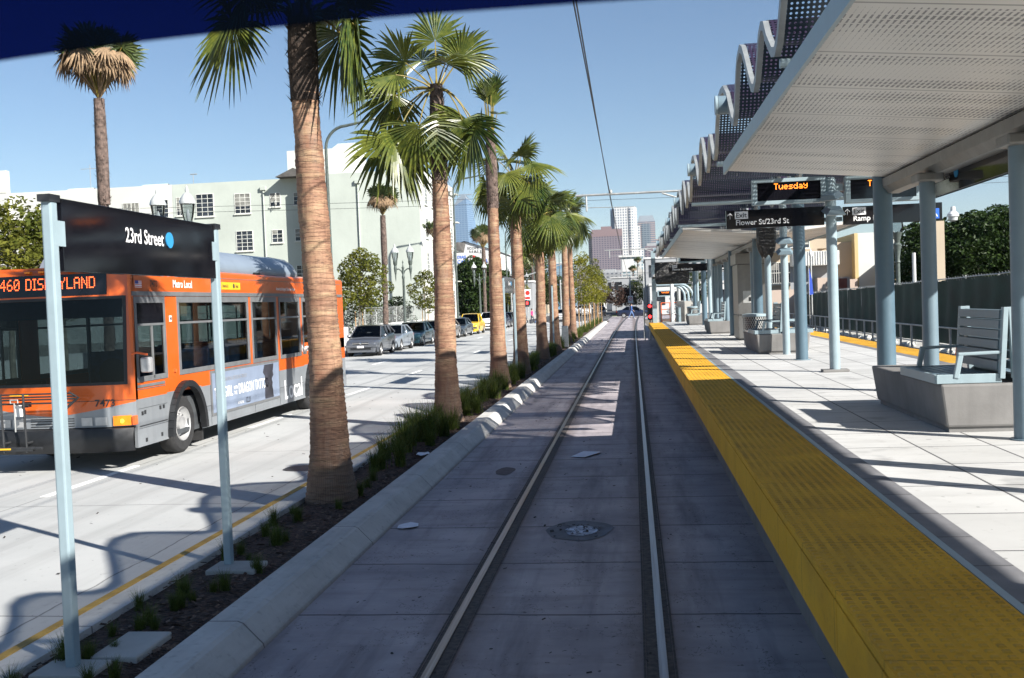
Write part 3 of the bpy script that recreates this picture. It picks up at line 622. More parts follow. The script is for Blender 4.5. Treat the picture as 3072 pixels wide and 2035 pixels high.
def led(m,st,x,z,y,px,pz,fn=None,dot=.82):
    for ch in st:
        gph=FONT5[ch]
        for r_,row in enumerate(gph):
            for c_,b in enumerate(row):
                if b=='1':
                    a=x+c_*px; h=z-r_*pz; q=[(a,h-pz*dot),(a+px*dot,h-pz*dot),(a+px*dot,h),(a,h)]
                    m.add([(u,(fn(u,w) if fn else y),w) for u,w in q],[(0,1,2,3)])
        x+=(len(gph[0])+1)*px
    return x
def info_screen(name,label,x0,x1,z0,z1,y,txt=True,px=.0135):
    t=thing(name,label,'display',((x0+x1)/2,y,z0)); w=(x1-x0)/2;h=z1-z0; t0=.062
    m=MB()
    m.box(-w,w,-.0,.16,0,t0);m.box(-w,w,-.0,.16,h-t0,h);m.box(-w,-w+t0+.02,0,.16,t0,h-t0);m.box(w-t0-.02,w,0,.16,t0,h-t0); m.build('frame','pale_blue_paint',t,smooth=0,bevel=.004)
    m=MB(); m.box(-w+.02,w-.02,.03,.15,t0-.01,h-t0+.01); s=m.build('screen','black_gloss',t,smooth=0)
    if txt:
        m=MB(); led(m,'Tuesday',-.24,h-t0-.02,.027,px,.0145); m.build('led_text','led_amber',s,smooth=0)
    return t
def exit_sign(label,x0,x1,z0,z1,y,line,acc=False):
    t=thing('exit_sign',label,'sign',((x0+x1)/2,y,z0)); w=(x1-x0)/2;h=z1-z0
    m=MB(); m.box(-w,w,0,.07,0,h); p=m.build('panel','black_gloss',t,smooth=0,bevel=.003)
    m=MB(); arrow(m,-w+.065,h*.70,-.004,.11,'white_letters'); m.build('arrow',None,t,smooth=0)
    m=MB(); m.box(-w+.145,-w+.365,-.003,-.001,h*.52,h*.93); q=m.build('exit_plate','white_letters',t,smooth=0)
    m=MB(); m.text('Exit',(-w+.16,-.006,h*.60),(1,0,0),(0,0,1),.082,'dark_letters',1.0); m.build('lettering',None,q,smooth=0)
    m=MB(); m.text(line,(-w+.155,-.004,h*.19),(1,0,0),(0,0,1),.088,'white_letters' ,.98); m.build('lettering',None,t,smooth=0)
    if acc:
        m=MB(); m.box(w-.21,w-.05,-.003,-.001,h*.12,h*.68); a=m.build('access_symbol','sign_blue',t,smooth=0)
        m=MB(); cx=w-.13
        pts=[(cx-.01,h*.55),(cx-.005,h*.38),(cx+.03,h*.36),(cx+.05,h*.22)]
        for (xa,za),(xb,zb) in zip(pts,pts[1:]): m.bar((xa,-.006,za),(xb,-.006,zb),.003,.014)
        for k in range(9):
            a0=PI*.75+k*PI/8;a1=a0+PI/8; m.bar((cx-.005+.035*math.cos(a0),-.006,h*.3+.035*math.sin(a0)),(cx-.005+.035*math.cos(a1),-.006,h*.3+.035*math.sin(a1)),.003,.008)
        m.lathe([(.001,-.008),(.012,-.008),(.012,-.004)],(cx-.012,0,h*.61),8,axis='y'); m.build('pictogram','white_letters',a,smooth=0)
    return t
def pole(y,top,rad,label,mat='pale_blue_paint',boxes=True,x=3.37,flange=True):
    t=thing('pole',label,'pole',(x,y,.99)); m=MB(); m.tube([(0,0,0),(0,0,top-.99)],rad,24); m.build('shaft',mat,t)
    if flange: m=MB(); m.box(-.22,.22,-.12,.12,0,.045); m.build('base_plate','concrete_grey',t,smooth=0,bevel=.01)
    m=MB(); m.lathe([(rad,0),(rad*1.02,.03),(rad*.75,.07),(.01,.08)],(0,0,top-.99),20); m.build('cap',mat,t)
    return t
p1=pole(17.96,4.20,.088,'slim pale blue pole carrying the near exit signs and screens')
for q in ((-.12,-.05,-.03,.03,3.05,3.17),(.05,.2,-.03,.03,3.05,3.17),(-.2,.2,.09,.13,2.55,2.62)): MB().box(*q).build('bracket','pale_blue_paint',p1,smooth=0)
info_screen('information_screen','left amber LED screen reading Tuesday above the near exit sign',2.07,3.28,3.86,4.29,17.86)
info_screen('information_screen','right amber LED screen reading Tuesday, half hidden by columns',3.60,4.82,3.82,4.27,17.86)
exit_sign('black exit sign reading Flower St/23rd St on the near pole',1.62,3.24,3.475,3.785,17.84,'Flower St/23rd St')
exit_sign('black exit sign reading Ramp D with blue wheelchair symbol at its end',3.55,5.14,3.46,3.76,17.84,'Ramp D',True)
def floodlight(loc,rot,label):
    t=thing('floodlight',label,'light',loc,rot); 
    m=MB(); m.T=Matrix.Rotation(R(24),4,'X')
    m.add([(-.17,-.10,-.03),(.17,-.10,-.03),(.19,.12,-.03),(-.19,.12,-.03),(-.10,-.08,.06),(.10,-.08,.06),(.12,.10,.06),(-.12,.10,.06)],[(3,2,1,0),(4,5,6,7),(0,1,5,4),(1,2,6,5),(2,3,7,6),(3,0,4,7)]); m.build('housing','blue_paint',t,smooth=0,bevel=.008)
    m=MB(); m.T=Matrix.Rotation(R(24),4,'X'); m.box(-.15,.15,-.085,.11,-.042,-.031); m.build('lens','lamp_lens',t,smooth=0); return t
floodlight((3.32,17.72,3.93),R(-40),'upper tilted floodlight housing on the near sign pole')
floodlight((3.38,17.70,3.68),R(10),'lower tilted floodlight housing on the near sign pole')
floodlight((3.36,23.25,3.50),0,'upper floodlight box on the slim pole by the black wrapped box')
floodlight((3.36,23.25,3.26),0,'lower floodlight box on the slim pole by the black wrapped box')
p2=pole(23.5,4.3,.08,'slim pole right of the black wrapped box, in line with the columns',flange=False)
p3=pole(26.3,4.1,.078,'slim pole standing behind the second bench and mesh bin',flange=False)
p4=pole(45.96,4.2,.085,'slim pole carrying the far exit sign and its screen')
pole(43.8,4.0,.07,'slim pole just before the far exit sign',flange=False); pole(54.5,4.0,.07,'slim pole near the far end of the platform',flange=False)
info_screen('information_screen','dark unlit screen above the far exit sign',2.05,3.26,3.86,4.3,45.86,txt=False)
exit_sign('smaller looking far exit sign reading Flower St/23rd St beyond the second canopy',1.62,3.28,3.475,3.80,45.84,'Flower St/23rd St')
exit_sign('far Ramp exit sign partly behind the steel kiosk',3.55,5.14,3.46,3.76,45.84,'Ramp D')
# black tarpaulin wraps
def wrap(loc,w,h,d,label,seed):
    t=MB(); ph=seed
    def fn(u,v):
        a=2*PI*u; rr=(.5+.04*noise.noise((math.cos(a)*3,math.sin(a)*3,v*1.5+ph))+.02*math.sin(a*9+v*4+ph))
        k=(1-(.5 if w<1 else .08)*max(0,(.3-v)/.3)**1.6)
        ca,sa=math.cos(a),math.sin(a); p=4
        q=(abs(ca)**p+abs(sa)**p)**(-1/p)
        return (w*rr*ca*q*k,d*rr*sa*q*k,v*h+.05*math.sin(a*5+ph)*(1-v))
    t.sheet(fn,72,20); t.add([fn(i/72,0) for i in range(72)],[tuple(range(72))]); t.add([fn(i/72,1) for i in range(72)],[tuple(range(72))])
    o=t.build('wrapped_sign','tarp_black',smooth=60); o.location=loc; tag(o,label,'wrapped sign'); return o
wrap((3.10,24.3,3.22),.42,1.0,.42,'black plastic wrapped box hanging behind the near exit sign',2.1)
wrap((1.98,52,3.08),1.62,1.05,.4,'wide black plastic wrapped sign hanging at the platform end beside the far exit sign',5.3)
# station name sign under the spine of the near canopy
t=thing('station_name_board','black station board reading 23rd Street hung under the near canopy spine','sign',(3.62,8.3,3.42))
m=MB(); m.box(-.035,.035,0,4.6,0,.44); m.build('panel','black_gloss',t,smooth=0,bevel=.004)
m=MB(); m.text('23rd Street',(-.042,4.45,.16),(0,-1,0),(0,0,1),.10,'grey_letters',.95); m.build('lettering',None,t,smooth=0)
m=MB(); m.lathe([(.065,-.03),(.064,-.042)],(0,3.6,.20),20,axis='x'); m.build('dot','sky_blue_dot',t,smooth=0)
# kiosk
t=thing('ticket_kiosk','tall brushed steel ticket kiosk with overhanging cap','kiosk',(3.13,31.4,.99))
m=MB(); m.box(0,.98,0,1.5,.06,.75); m.build('lower_cabinet','stainless',t,smooth=0,bevel=.006)
m=MB(); m.box(0.0,.98,0,1.5,.775,2.27); m.build('upper_cabinet','stainless',t,smooth=0,bevel=.006)
m=MB(); m.box(-.05,1.03,-.05,1.55,2.285,2.60); m.build('cap','stainless',t,smooth=0,bevel=.008)
m=MB(); m.box(.03,.95,.03,1.47,0,2.29); m.build('core','dark_metal',t,smooth=0)
m=MB(); m.box(.15,.43,-.006,0,1.12,1.48); q=m.build('access_panel','galvanised',t,smooth=0)
m=MB(); m.box(.31,.38,-.012,-.007,1.17,1.29); m.build('sticker','black_plastic',q,smooth=0)
# mesh bin
def mesh_bin(loc,lab):
    t=thing('litter_bin',lab,'bin',loc); m=MB(); n=30
    for k in range(14):
        for j in range(n):
            a0=2*PI*(j+(k%2)*.5)/n; a1=2*PI*(j+.5+(k%2)*.5)/n; a2=2*PI*(j-.5+(k%2)*.5)/n; z=.05+k*.055; r=.27+.03*z
            for b in (a1,a2): m.bar((r*math.cos(a0),r*math.sin(a0),z),(r*math.cos(b),r*math.sin(b),z+.055),.006,.012)
    m.build('mesh_body','galvanised',t,smooth=0)
    m=MB(); m.lathe([(.24,.02),(.25,.8)],(0,0,0),20); m.build('liner','dark_metal',t)
    m=MB(); m.lathe([(.31,.80),(.315,.83),(.31,.86),(.2,.88)],(0,0,0),24); m.build('rim','pale_blue_paint',t)
mesh_bin((3.08,26.9,.99),'round grey mesh litter bin behind the second bench')
mesh_bin((3.05,53.6,.99),'far round mesh litter bin behind the farthest bench')
# end post with camera, signal, railing
t=thing('canopy_end_post','square pale blue post at the far end of the platform','post',(1.19,57.3,.99)); m=MB(); m.box(-.12,.12,-.12,.12,0,3.95); m.build('shaft','pale_blue_paint',t,smooth=0,bevel=.01)
t=thing('security_camera','white dome security camera on the end post','camera',(1.19,57.1,3.55)); m=MB(); m.lathe([(.01,.14),(.09,.12),(.11,.0),(.09,-.03)],(0,0,0),14); m.build('housing','white_paint',t); m=MB(); m.lathe([(.09,-.03),(.08,-.09),(.02,-.13)],(0,0,0),14); m.build('dome','black_gloss',t)
t=tag(MB().box(-.06,.14,-.02,.02,-.25,.2).build('yellow_tag','sticker_yellow',smooth=0),'small yellow plate on the end post beside the wrapped sign','plate'); t.location=(1.5,56.9,3.35)
t=thing('rail_signal','low signal with two round red lights at the platform end','signal',(.93,58.3,.6))
m=MB(); m.box(-.13,.13,-.06,.12,.55,1.45); m.build('housing','black_plastic',t,smooth=0,bevel=.01); m=MB(); m.tube([(0,.05,-.6),(0,.05,.6)],.05,8); m.build('stand','galvanised',t)
for z in (1.32,.74): m=MB(); m.lathe([(.085,-.075),(.075,-.062)],(0,0,z),16,axis='y'); m.build('red_lamp','lamp_red',t)
def railing(name,label,pts,h,n,mids=1,mat='galvanised',base=0,rad=.028,gp=None,solid=False):
    t=thing(name,label,'railing',(pts[0][0],pts[0][1],base),group=gp); o=Vector((pts[0][0],pts[0][1],0))
    P=[Vector((x,y,0))-o for x,y in pts]
    m=MB(); m.tube([p+Vector((0,0,h)) for p in P],rad,8); 
    for k in range(mids): m.tube([p+Vector((0,0,h*(k+1)/(mids+1)*.96)) for p in P],rad*.8,8)
    m.build('rails',mat,t)
    L=[(P[i+1]-P[i]).length for i in range(len(P)-1)]; T=sum(L)
    for k in range(n+1):
        d=T*k/n; i=0
        while i<len(L)-1 and d>L[i]: d-=L[i]; i+=1
        q=P[i]+(P[i+1]-P[i])*(d/L[i]); m=MB(); m.box(q.x-.03,q.x+.03,q.y-.03,q.y+.03,0,h); m.build('post',mat,t,smooth=0)
    return t
railing('guard_railing','long grey pipe railing along the far side of the second track',[(9.8,14),(9.8,92)],1.07,52,1)
railing('guard_railing','short galvanised railing beside the red signal at the platform end',[(.62,57.9),(.62,60.6)],1.9,2,2,rad=.025)
railing('guard_railing','orange construction railing on the ramp beyond the platform',[(2.0,74),(3.2,74)],2.0,2,4,'orange_plastic',rad=.03)
railing('guard_railing','pale blue panel railing on the ramp past the white pole',[(2.7,60),(2.95,72)],1.75,8,3,'pale_blue_paint')
t=tag(MB().bar((1.55,72,1.2),(2.1,72,.4),.12,.22).build('barricade','orange_plastic',smooth=0),'tilted orange barrier leaning at the ramp foot','barrier')
t=tag(MB().box(1.33,1.63,61,76,0,2.15).build('ramp_wall','concrete_light',smooth=0),'low pale concrete ramp wall behind the end post','wall')
t=tag(MB().box(3.1,3.6,63,76,0,2.1).build('ramp_wall','concrete_light',smooth=0),'concrete ramp wall on the right of the blue panel railing','wall')
sheet('ramp_surface',1.6,3.2,58,76,.6,'concrete_light')
t=thing('white_pole','plain round white pole in the open past the platform end','pole',(2.27,60.6,.2)); m=MB(); m.tube([(0,0,0),(0,0,3.3)],.105,14); m.build('shaft','white_paint',t)
for k,(yy,lab) in enumerate(((64,'nearest bent blue pipe arch beyond the platform'),(66.5,'middle bent blue pipe arch beyond the platform'),(69,'farthest bent blue pipe arch beyond the platform'))):
    t=thing('pipe_arch',lab,'arch',(1.3,yy,.3),group='bent blue pipe arches over the ramp'); m=MB(); w=2.35-.12*k
    pts=[(0,0,2.85)]+[(w-.75+.75*math.sin(a),0,2.1+.75*math.cos(a)) for a in [i*PI/16 for i in range(9)]]+[(w,0,0)]
    m.tube(pts,.075,12); m.build('pipe','pale_blue_paint',t)
info_screen('information_screen','small far LED screen reading red letters past the end post',1.62,2.6,2.45,2.85,68,True,.012)
# trackside fence with green screening
t=thing('screened_fence','long chain link fence covered in dark green screening with ragged top','fence',(11.5,8,0))
def ft(y): return 2.78-.0115*(y-25)+.06*noise.noise((y*.7,1,0))+.05*noise.noise((y*3,4,0))
m=MB()
def scr(u,v):
    y=8+u*82; return (11.6-.008*(y-33)+.05*noise.noise((y*.8,v*2,0))+.03*math.sin(y*4.1+v)-11.5,y-8,.25+v*(ft(y)-.25))
m.sheet(scr,420,8); m.build('screen_cloth','fence_green',t,smooth=60)
m=MB(); m.tube([(.12,u*82.,ft(8+u*82)+.06) for u in [i/40 for i in range(41)]],.022,6)
for i in range(300):
    y=8+i*82/300; m.bar((.12-.008*(y-33),y-8,ft(y)-.05),(.12-.008*(y-33),y-7.8,ft(y)+.10),.008,.008); 
m.build('top_rail','galvanised',t)
for i in range(26):
    y=9+i*3.2; m=MB(); m.tube([(.16-.008*(y-33),y-8,0),(.16-.008*(y-33),y-8,ft(y)+.08)],.03,8); m.build('post','galvanised',t)
# rubble line at the fence foot, cones
m=MB(); rnd=random.Random(3)
for i in range(150):
    y=rnd.uniform(12,80); s=rnd.uniform(.06,.22); c=Vector((11.25+rnd.uniform(-.25,.15),y,s*.3)); m.lathe([(s*.6,-s*.5),(s,0),(s*.5,s*.45)],c,6)
tag(m.build('rubble','concrete_white',smooth=0),'pale broken concrete rubble lying along the foot of the green fence','rubble',kind='stuff')
def cone(loc,lab):
    t=thing('traffic_cone',lab,'cone',loc); m=MB(); m.lathe([(.15,.03),(.13,.05),(.03,.7)],(0,0,0),14); m.build('cone_body','orange_plastic',t); m=MB(); m.box(-.18,.18,-.18,.18,0,.03); m.build('base','rubber',t,smooth=0)
    m=MB(); m.lathe([(.098,.3),(.074,.45)],(0,0,0),14); m.build('reflective_band','white_paint',t)
cone((8.9,29.8,0),'orange traffic cone behind the railing, left of the pair'); cone((9.2,28.2,0),'orange traffic cone behind the railing, right of the pair'); cone((-8.6,150,0),'small red orange cone standing far down the road')
# overhead line
def ocs(y,x,side,h,label,bw=4.9,z=5.95,sc=1):
    t=thing('catenary_pole',label,'pole',(x,y,0)); m=MB(); m.tube([(0,0,0),(0,0,h)],[.15,.11],14); m.build('mast','galvanised',t)
    m=MB(); e=side*bw; m.tube([(0,0,z-.0),(e,0,z)],.038,8); m.build('cantilever','galvanised',t)
    m=MB(); m.tube([(side*.4,0,z-.75),(side*(bw-2.9),0,z-.05)],.03,8); m.build('brace','galvanised',t)
    m=MB(); xx=e-side*.35; m.tube([(xx,0,z),(xx,0,z-.55)],.03,8); m.tube([(xx,0,z-.42),(xx-side*1.6,0,z-.46)],.014,6); m.lathe([(.02,.02),(.06,.05),(.06,.12),(.02,.16)],(x and (-.62-x if side<0 else 0),0,z),8); m.build('registration_arm','galvanised',t)
ocs(35.2,3.55,-1,6.6,'overhead line mast whose arm crosses above the far palms',5.35,5.93)
ocs(75,3.3,-1,6.7,'overhead line mast with arm beyond the end post',5.2)
for k,(x,y,h,lab) in enumerate(((-.35,168,6.0,'pale catenary mast rising behind the walking pedestrian'),(1.75,160,6.9,'taller pale catenary mast right of the dark sedan'),(-5.4,210,7.2,'far catenary mast by the purple leaved trees'),(-3.6,230,7.4,'far catenary mast in the middle of the avenue'),(-.9,260,8.2,'distant catenary mast at the vanishing point'),(.6,300,8.5,'most distant catenary mast above the sedan'),(-7,250,7,'distant mast left of the vanishing point'))):
    ocs(y,x,(-1 if k%2 else 1),h,lab,3.2,h-.8)
def wire(label,pts,rad=.011):
    m=MB(); m.tube(pts,rad,5); tag(m.build('overhead_wire','dark_metal'),label,'wire')
def sag(a,b,d,n=8): return [(a[0]+(b[0]-a[0])*t,a[1]+(b[1]-a[1])*t,a[2]+(b[2]-a[2])*t-4*d*t*(1-t)) for t in [i/n for i in range(n+1)]]
wire('lower contact wire running above the near track',[(-.45,-10,5.45),(-.57,35.2,5.45),(-.62,75,5.5),(-.6,168,5.4)],.009)
wire('upper messenger wire running above the near track',[(-.48,-10,6.3)]+sag((-.48,-8,6.3),(-.67,35.2,5.98),.08)+sag((-.67,35.3,5.98),(-.75,75,6.1),.1)[1:]+[(-.6,168,6.0)],.011)
wire('thin utility wire crossing the sky behind the palms',sag((-60,70,11),(40,78,10.2),.6),.014); wire('second thin utility wire crossing just below the first',sag((-60,70,10.6),(40,78,9.8),.6),.014)
for i in range(6): wire('wire strung across the junction, number %s from the station'%('one','two','three','four','five','six')[i],sag((-12,130+i*16,6.2+.15*i),(12,150+i*14,6.0+.2*i),.2),.02)
# near station name signs in the planting bed
def name_sign(y0,y1,label,xb=-3.6,full=True):
    t=thing('station_name_sign',label,'sign',(xb,y0,.12)); L=y1-y0
    for yy in (0,L):
        m=MB(); m.box(-.034,.034,yy-.04,yy+.04,-.05,2.99); p=m.build('post','pale_blue_paint',t,smooth=0,bevel=.012)
        m=MB(); m.box(-.042,.042,yy-.06,yy+.06,2.975,3.02); m.build('post_cap','dark_metal',p,smooth=0)
        m=MB(); s=.07 if yy==0 else -.07; m.box(-.03,.035,min(yy,yy+s*1.6),max(yy,yy+s*1.6),2.70,2.86); m.build('bracket','pale_blue_paint',p,smooth=0)
    m=MB(); m.box(-.03,.03,.09,L-.055,2.545,3.005); m.build('panel','black_gloss',t,smooth=0,bevel=.003)
    m=MB(); m.text('23rd Street',(.036,L*.352,2.775),(0,1,0),(0,0,1),.105,'white_letters',.86); m.build('lettering',None,t,smooth=0); m=MB(); m.text('23rd Street',(-.036,L*.75,2.76),(0,-1,0),(0,0,1),.105,'white_letters',.86); m.build('lettering',None,t,smooth=0)
    m=MB(); m.lathe([(.062,.03),(.061,.037)],(0,L*.632,2.825),24,axis='x'); m.build('dot','sky_blue_dot',t,smooth=0); m=MB(); m.lathe([(.065,-.03),(.064,-.037)],(0,L*.2,2.79),24,axis='x'); m.build('dot','sky_blue_dot',t,smooth=0)
    return t
name_sign(6.08,8.62,'big near black station sign reading 23rd Street between two pale blue posts')
name_sign(28.75,31.35,'smaller looking black station sign between the third and fourth palms')
name_sign(46.4,49.0,'farthest station sign on pale blue posts behind the row of palms')
t=tag(MB().box(-.16,.16,-.06,.06,0,1.05).build('utility_marker','galvanised',smooth=0,bevel=.02),'small grey utility cabinet standing by the last palms','cabinet'); t.location=(-3.35,50.5,.12)
# street furniture on the left
def twin_lamp(x,y,label,sc=1.):
    t=thing('twin_street_lamp',label,'street lamp',(x,y,.13)); t.scale=(1.08,1.08,1.09)
    m=MB(); m.lathe([(.30,0),(.30,.12),(.24,.2),(.24,.55),(.16,.65),(.13,.8),(.10,1.2),(.075,3.9),(.10,3.95),(.10,4.05),(.07,4.12),(.07,4.55),(.10,4.62),(.05,4.72),(.02,4.86),(.05,4.95),(.01,5.1)],(0,0,0),14); m.build('post','lamp_green_iron',t)
    for s in (-1,1):
        m=MB(); m.tube([(0,0,4.15),(s*.12,0,4.42),(s*.30,0,4.55),(s*.47,0,4.50)],.04,8); m.lathe([(.01,3.75),(.03,3.9),(.045,4.15),(.08,4.35),(.11,4.6),(.08,4.75),(.13,4.85),(.15,5.05)],(s*.5,0,0),12); m.build('arm','lamp_green_iron',t)
        m=MB(); m.lathe([(.13,5.05),(.19,5.3),(.235,5.62)],(s*.5,0,0),16); l=m.build('lantern_glass','lamp_glass',t)
        m=MB(); m.lathe([(.255,5.60),(.255,5.66),(.22,5.76),(.13,5.90),(.05,5.97),(.06,6.03),(.01,6.18)],(s*.5,0,0),16); m.build('lantern_top','lamp_lens',t)
        m=MB(); m.lathe([(.03,5.05),(.06,5.2),(.06,5.3),(.02,5.42)],(s*.5,0,0),8); m.build('bulb','lamp_lens',t)
    return t
for x,y,lab in ((-15.75,34.3,'twin lantern street lamp rising behind the near station sign'),(-15.9,70.9,'twin lantern street lamp in front of the pale green wall'),(-15.8,106.5,'twin lantern street lamp in front of the dark dense tree'),(-15.8,150,'distant twin lantern street lamp past the junction')): twin_lamp(x,y,lab)
def cobra(x,y,h,reach,label,mat='lamp_green_iron'):
    t=thing('street_light',label,'street light',(x,y,.13)); m=MB(); r=1.1
    pts=[(0,0,0),(0,0,h-r)]+[(r-r*math.cos(a),0,h-r+r*math.sin(a)) for a in [i*PI/14 for i in range(1,8)]]+[(reach,0,h+.25)]
    m.tube(pts,[.11]+[.075]*(len(pts)-2)+[.04],10); m.build('curved_pole',mat,t)
    m=MB(); m.T=Matrix.Translation((reach+.3,0,h+.25)); m.lathe([(.02,-.35),(.10,-.25),(.15,.1),(.10,.35),(.02,.42)],(0,0,0),10,axis='x'); m.build('lamp_head','white_paint',t)
for x,y,h,rr,lab in ((-15.3,51.5,11.6,2.6,'tall curved street light just right of the first palm trunk'),(-15.4,90,13.4,3.0,'curved street light with white head above the pale green building'),(-15.4,127,11.8,1.6,'tall street light pole between the third and fourth palms'),(-15.6,165,13.2,2.,'curved street light right of the fourth palm'),(-15.8,190,13,2.,'farther curved street light between the fifth and sixth palms'),(-16,230,13.5,2.,'most distant curved street light on the left')): cobra(x,y,h,rr,lab)
def signal_arm(x,y,h,reach,heads,label,side=1,rise=.35):
    t=thing('traffic_signal',label,'traffic light',(x,y,0)); m=MB(); m.tube([(0,0,0),(0,0,h),],.11,10); m.tube([(0,0,h-.6),(side*reach,0,h-.6+rise*reach*.45)],[.09,.05],8); m.build('pole_and_arm','galvanised',t)
    for hx in heads:
        z=h-.6+rise*hx*.45; m=MB(); m.box(side*hx-.22,side*hx+.22,-.16,.12,z-.6,z+.5); m.build('signal_head','black_plastic',t,smooth=0)
    return t
signal_arm(-13.6,116,5.6,6.5,(.1,),'mast arm traffic signal on the left kerb of the junction',1,.6)
signal_arm(-9.9,143,5.4,5,(4.6,),'traffic signal arm rising behind the sixth palm',1,.5)
signal_arm(-9.0,144,4.9,7.5,(5.9,6.9),'traffic signal with two black heads beside the tower',1,.0)
signal_arm(11.5,116,5.6,6,(9,),'mast arm signal on the right side of the junction',-1,.1)
t=thing('no_turn_sign','white sign board with red symbol and red hand signal below it','sign',(-11.67,115,0)); m=MB(); m.tube([(0,0,0),(0,0,3.5)],.05,8); m.build('post','galvanised',t); m=MB(); m.box(-.36,.36,-.06,-.04,2.72,3.9); p=m.build('board','white_letters',t,smooth=0)
m=MB(); m.lathe([(.26,-.06),(.25,-.07)],(0,0,3.5),20,axis='y'); m.box(-.28,.28,-.07,-.062,2.8,3.05); m.build('symbol','red_paint',p,smooth=0)
m=MB(); m.box(-.3,.25,-.2,.15,2.1,2.6); h=m.build('pedestrian_signal','black_plastic',t,smooth=0); m=MB(); m.box(-.16,.02,-.21,-.205,2.2,2.5); m.build('hand_light','lamp_red',h,smooth=0)
t=thing('no_turn_sign','white square prohibition sign on the mast behind the pedestrian','sign',(-.35,167.8,1.75)); m=MB(); m.box(-.4,.4,-.04,0,0,1.15); p=m.build('board','white_letters',t,smooth=0); m=MB()
for k in range(16):
    a=2*PI*k/16;b=a+2*PI/16; m.bar((.27*math.cos(a),-.06,.68+.27*math.sin(a)),(.27*math.cos(b),-.06,.68+.27*math.sin(b)),.02,.07)
m.bar((-.18,-.06,.5),(.18,-.06,.86),.02,.06); m.build('symbol','red_paint',p,smooth=0)
# right side: ornate lamp post, tall pale post, blue banner, red pole
t=thing('ornate_lamp_post','old grey cast iron lamp post with white globe behind the green fence','lamp post',(10.55+2.4,52,0)); t.location=(12.85,52,0)
m=MB(); m.lathe([(.2,0),(.13,.6),(.10,3.6),(.14,3.65),(.10,3.8),(.16,4.3),(.20,4.5),(.12,4.6),(.2,4.95),(.26,5.1)],(0,0,0),14); m.build('post','lamp_green_iron',t); m=MB(); m.lathe([(.22,5.1),(.32,5.35),(.26,5.7),(.1,5.85)],(0,0,0),14); m.build('globe','lamp_glass',t)
t=thing('globe_lamp','white globe lamp on a thin post in front of the cream apartments','lamp post',(9.75,58,0)); m=MB(); m.tube([(0,0,0),(0,0,4.3)],.04,8); m.build('post','galvanised',t); m=MB(); m.lathe([(.05,4.28),(.11,4.4),(.10,4.55),(.03,4.65),(.01,4.72)],(0,0,0),14); m.build('globe','white_paint',t)
t=tag(MB().box(-.24,.24,-.12,.12,0,6.05).build('billboard_post','wall_tan',smooth=0),'broad pale tan post rising in front of the big round hedge tree','post'); t.location=(17.1,60,0)
t=thing('yard_light','white dome lamp above the tan post by the hedge tree','lamp',(18.0,60.5,6.1)); m=MB(); m.lathe([(.12,.75),(.14,.5),(.30,.35),(.32,.2)],(0,0,0),14); m.build('shade','white_paint',t); m=MB(); m.lathe([(.26,.2),(.24,-.02),(.12,-.08)],(0,0,0),14); m.build('globe','lamp_lens',t)
t=tag(MB().tube([(0,0,0),(0,0,4.35)],[.12,.1],8).build('short_post','wall_white',smooth=40),'short white post standing before the dark hedge tree','post'); t.location=(15.7,60,0)
t=tag(MB().tube([(0,0,0),(.15,0,8.5)],[.14,.11],8).build('utility_pole','red_pole',smooth=40),'reddish brown wooden utility pole between the columns, right of the exit sign','pole'); t.location=(13.9,76,0)
t=tag(MB().tube([(0,0,0),(.05,0,7.2)],[.07,.06],8).build('conduit_pole','white_paint',smooth=40),'thin white pole right beside the reddish utility pole','pole'); t.location=(14.25,75.6,0)
t=thing('feather_banner','blue feather banner in front of the apartments','banner',(9.45,57,2.2)); m=MB(); m.add([(0,0,0),(.22,0,.05),(.16,0,.9),(.0,0,1.55)],[(0,1,2,3)]); m.build('cloth','flag_cloth_blue',t,smooth=0,solid=.01); m=MB(); m.tube([(0,0,-2.2),(0,0,1.6)],.02,6); m.build('pole','galvanised',t)
# ================================================================ VEGETATION
def fan(m,hub,T,Rb,rnd,n=30,hang=0,spread=118,sagk=.28,mat='palm_leaf',fold=.16,roll=0):
    T=T.normalized(); Sd=T.cross(Vector((0,0,1)))
    if Sd.length<.15: Sd=Vector((1,0,0))
    Sd.normalize()
    T=(Matrix.Rotation(R(-hang),3,Sd)@T).normalized(); Sd=(Matrix.Rotation(roll,3,T)@Sd).normalized(); N=Sd.cross(T).normalized()
    da=2*R(spread)/n
    for i in range(n):
        a=-R(spread)+da*(i+.5)+rnd.uniform(-.25,.25)*da
        d=(T*math.cos(a)+Sd*math.sin(a)); d=(d-N*fold*abs(math.sin(a))**1.5).normalized(); q=(-T*math.sin(a)+Sd*math.cos(a)).normalized()
        L=Rb*(.80+.20*math.cos(a))*rnd.uniform(.88,1.05); w=math.tan(da/2)*1.06; up=N if N.z>0 else -N
        pts=[]
        sk=sagk*rnd.uniform(.5,1.6)
        for t,ww in ((.03,.03*w*L),(.27,.27*w*L),(.54,.54*w*L),(.70,.42*w*L),(.85,.24*w*L),(1.0,.02*w*L)):
            c=hub+d*(L*t)+Vector((0,0,-1))*(sk*L*max(0,t-.42)**1.7*1.6)
            pts+=[c-q*ww-up*ww*.35,c+up*ww*.35,c+q*ww-up*ww*.35]
        m.add(pts,[(3*k+j,3*k+j+1,3*k+j+4,3*k+j+3) for k in range(5) for j in (0,1)],mat)
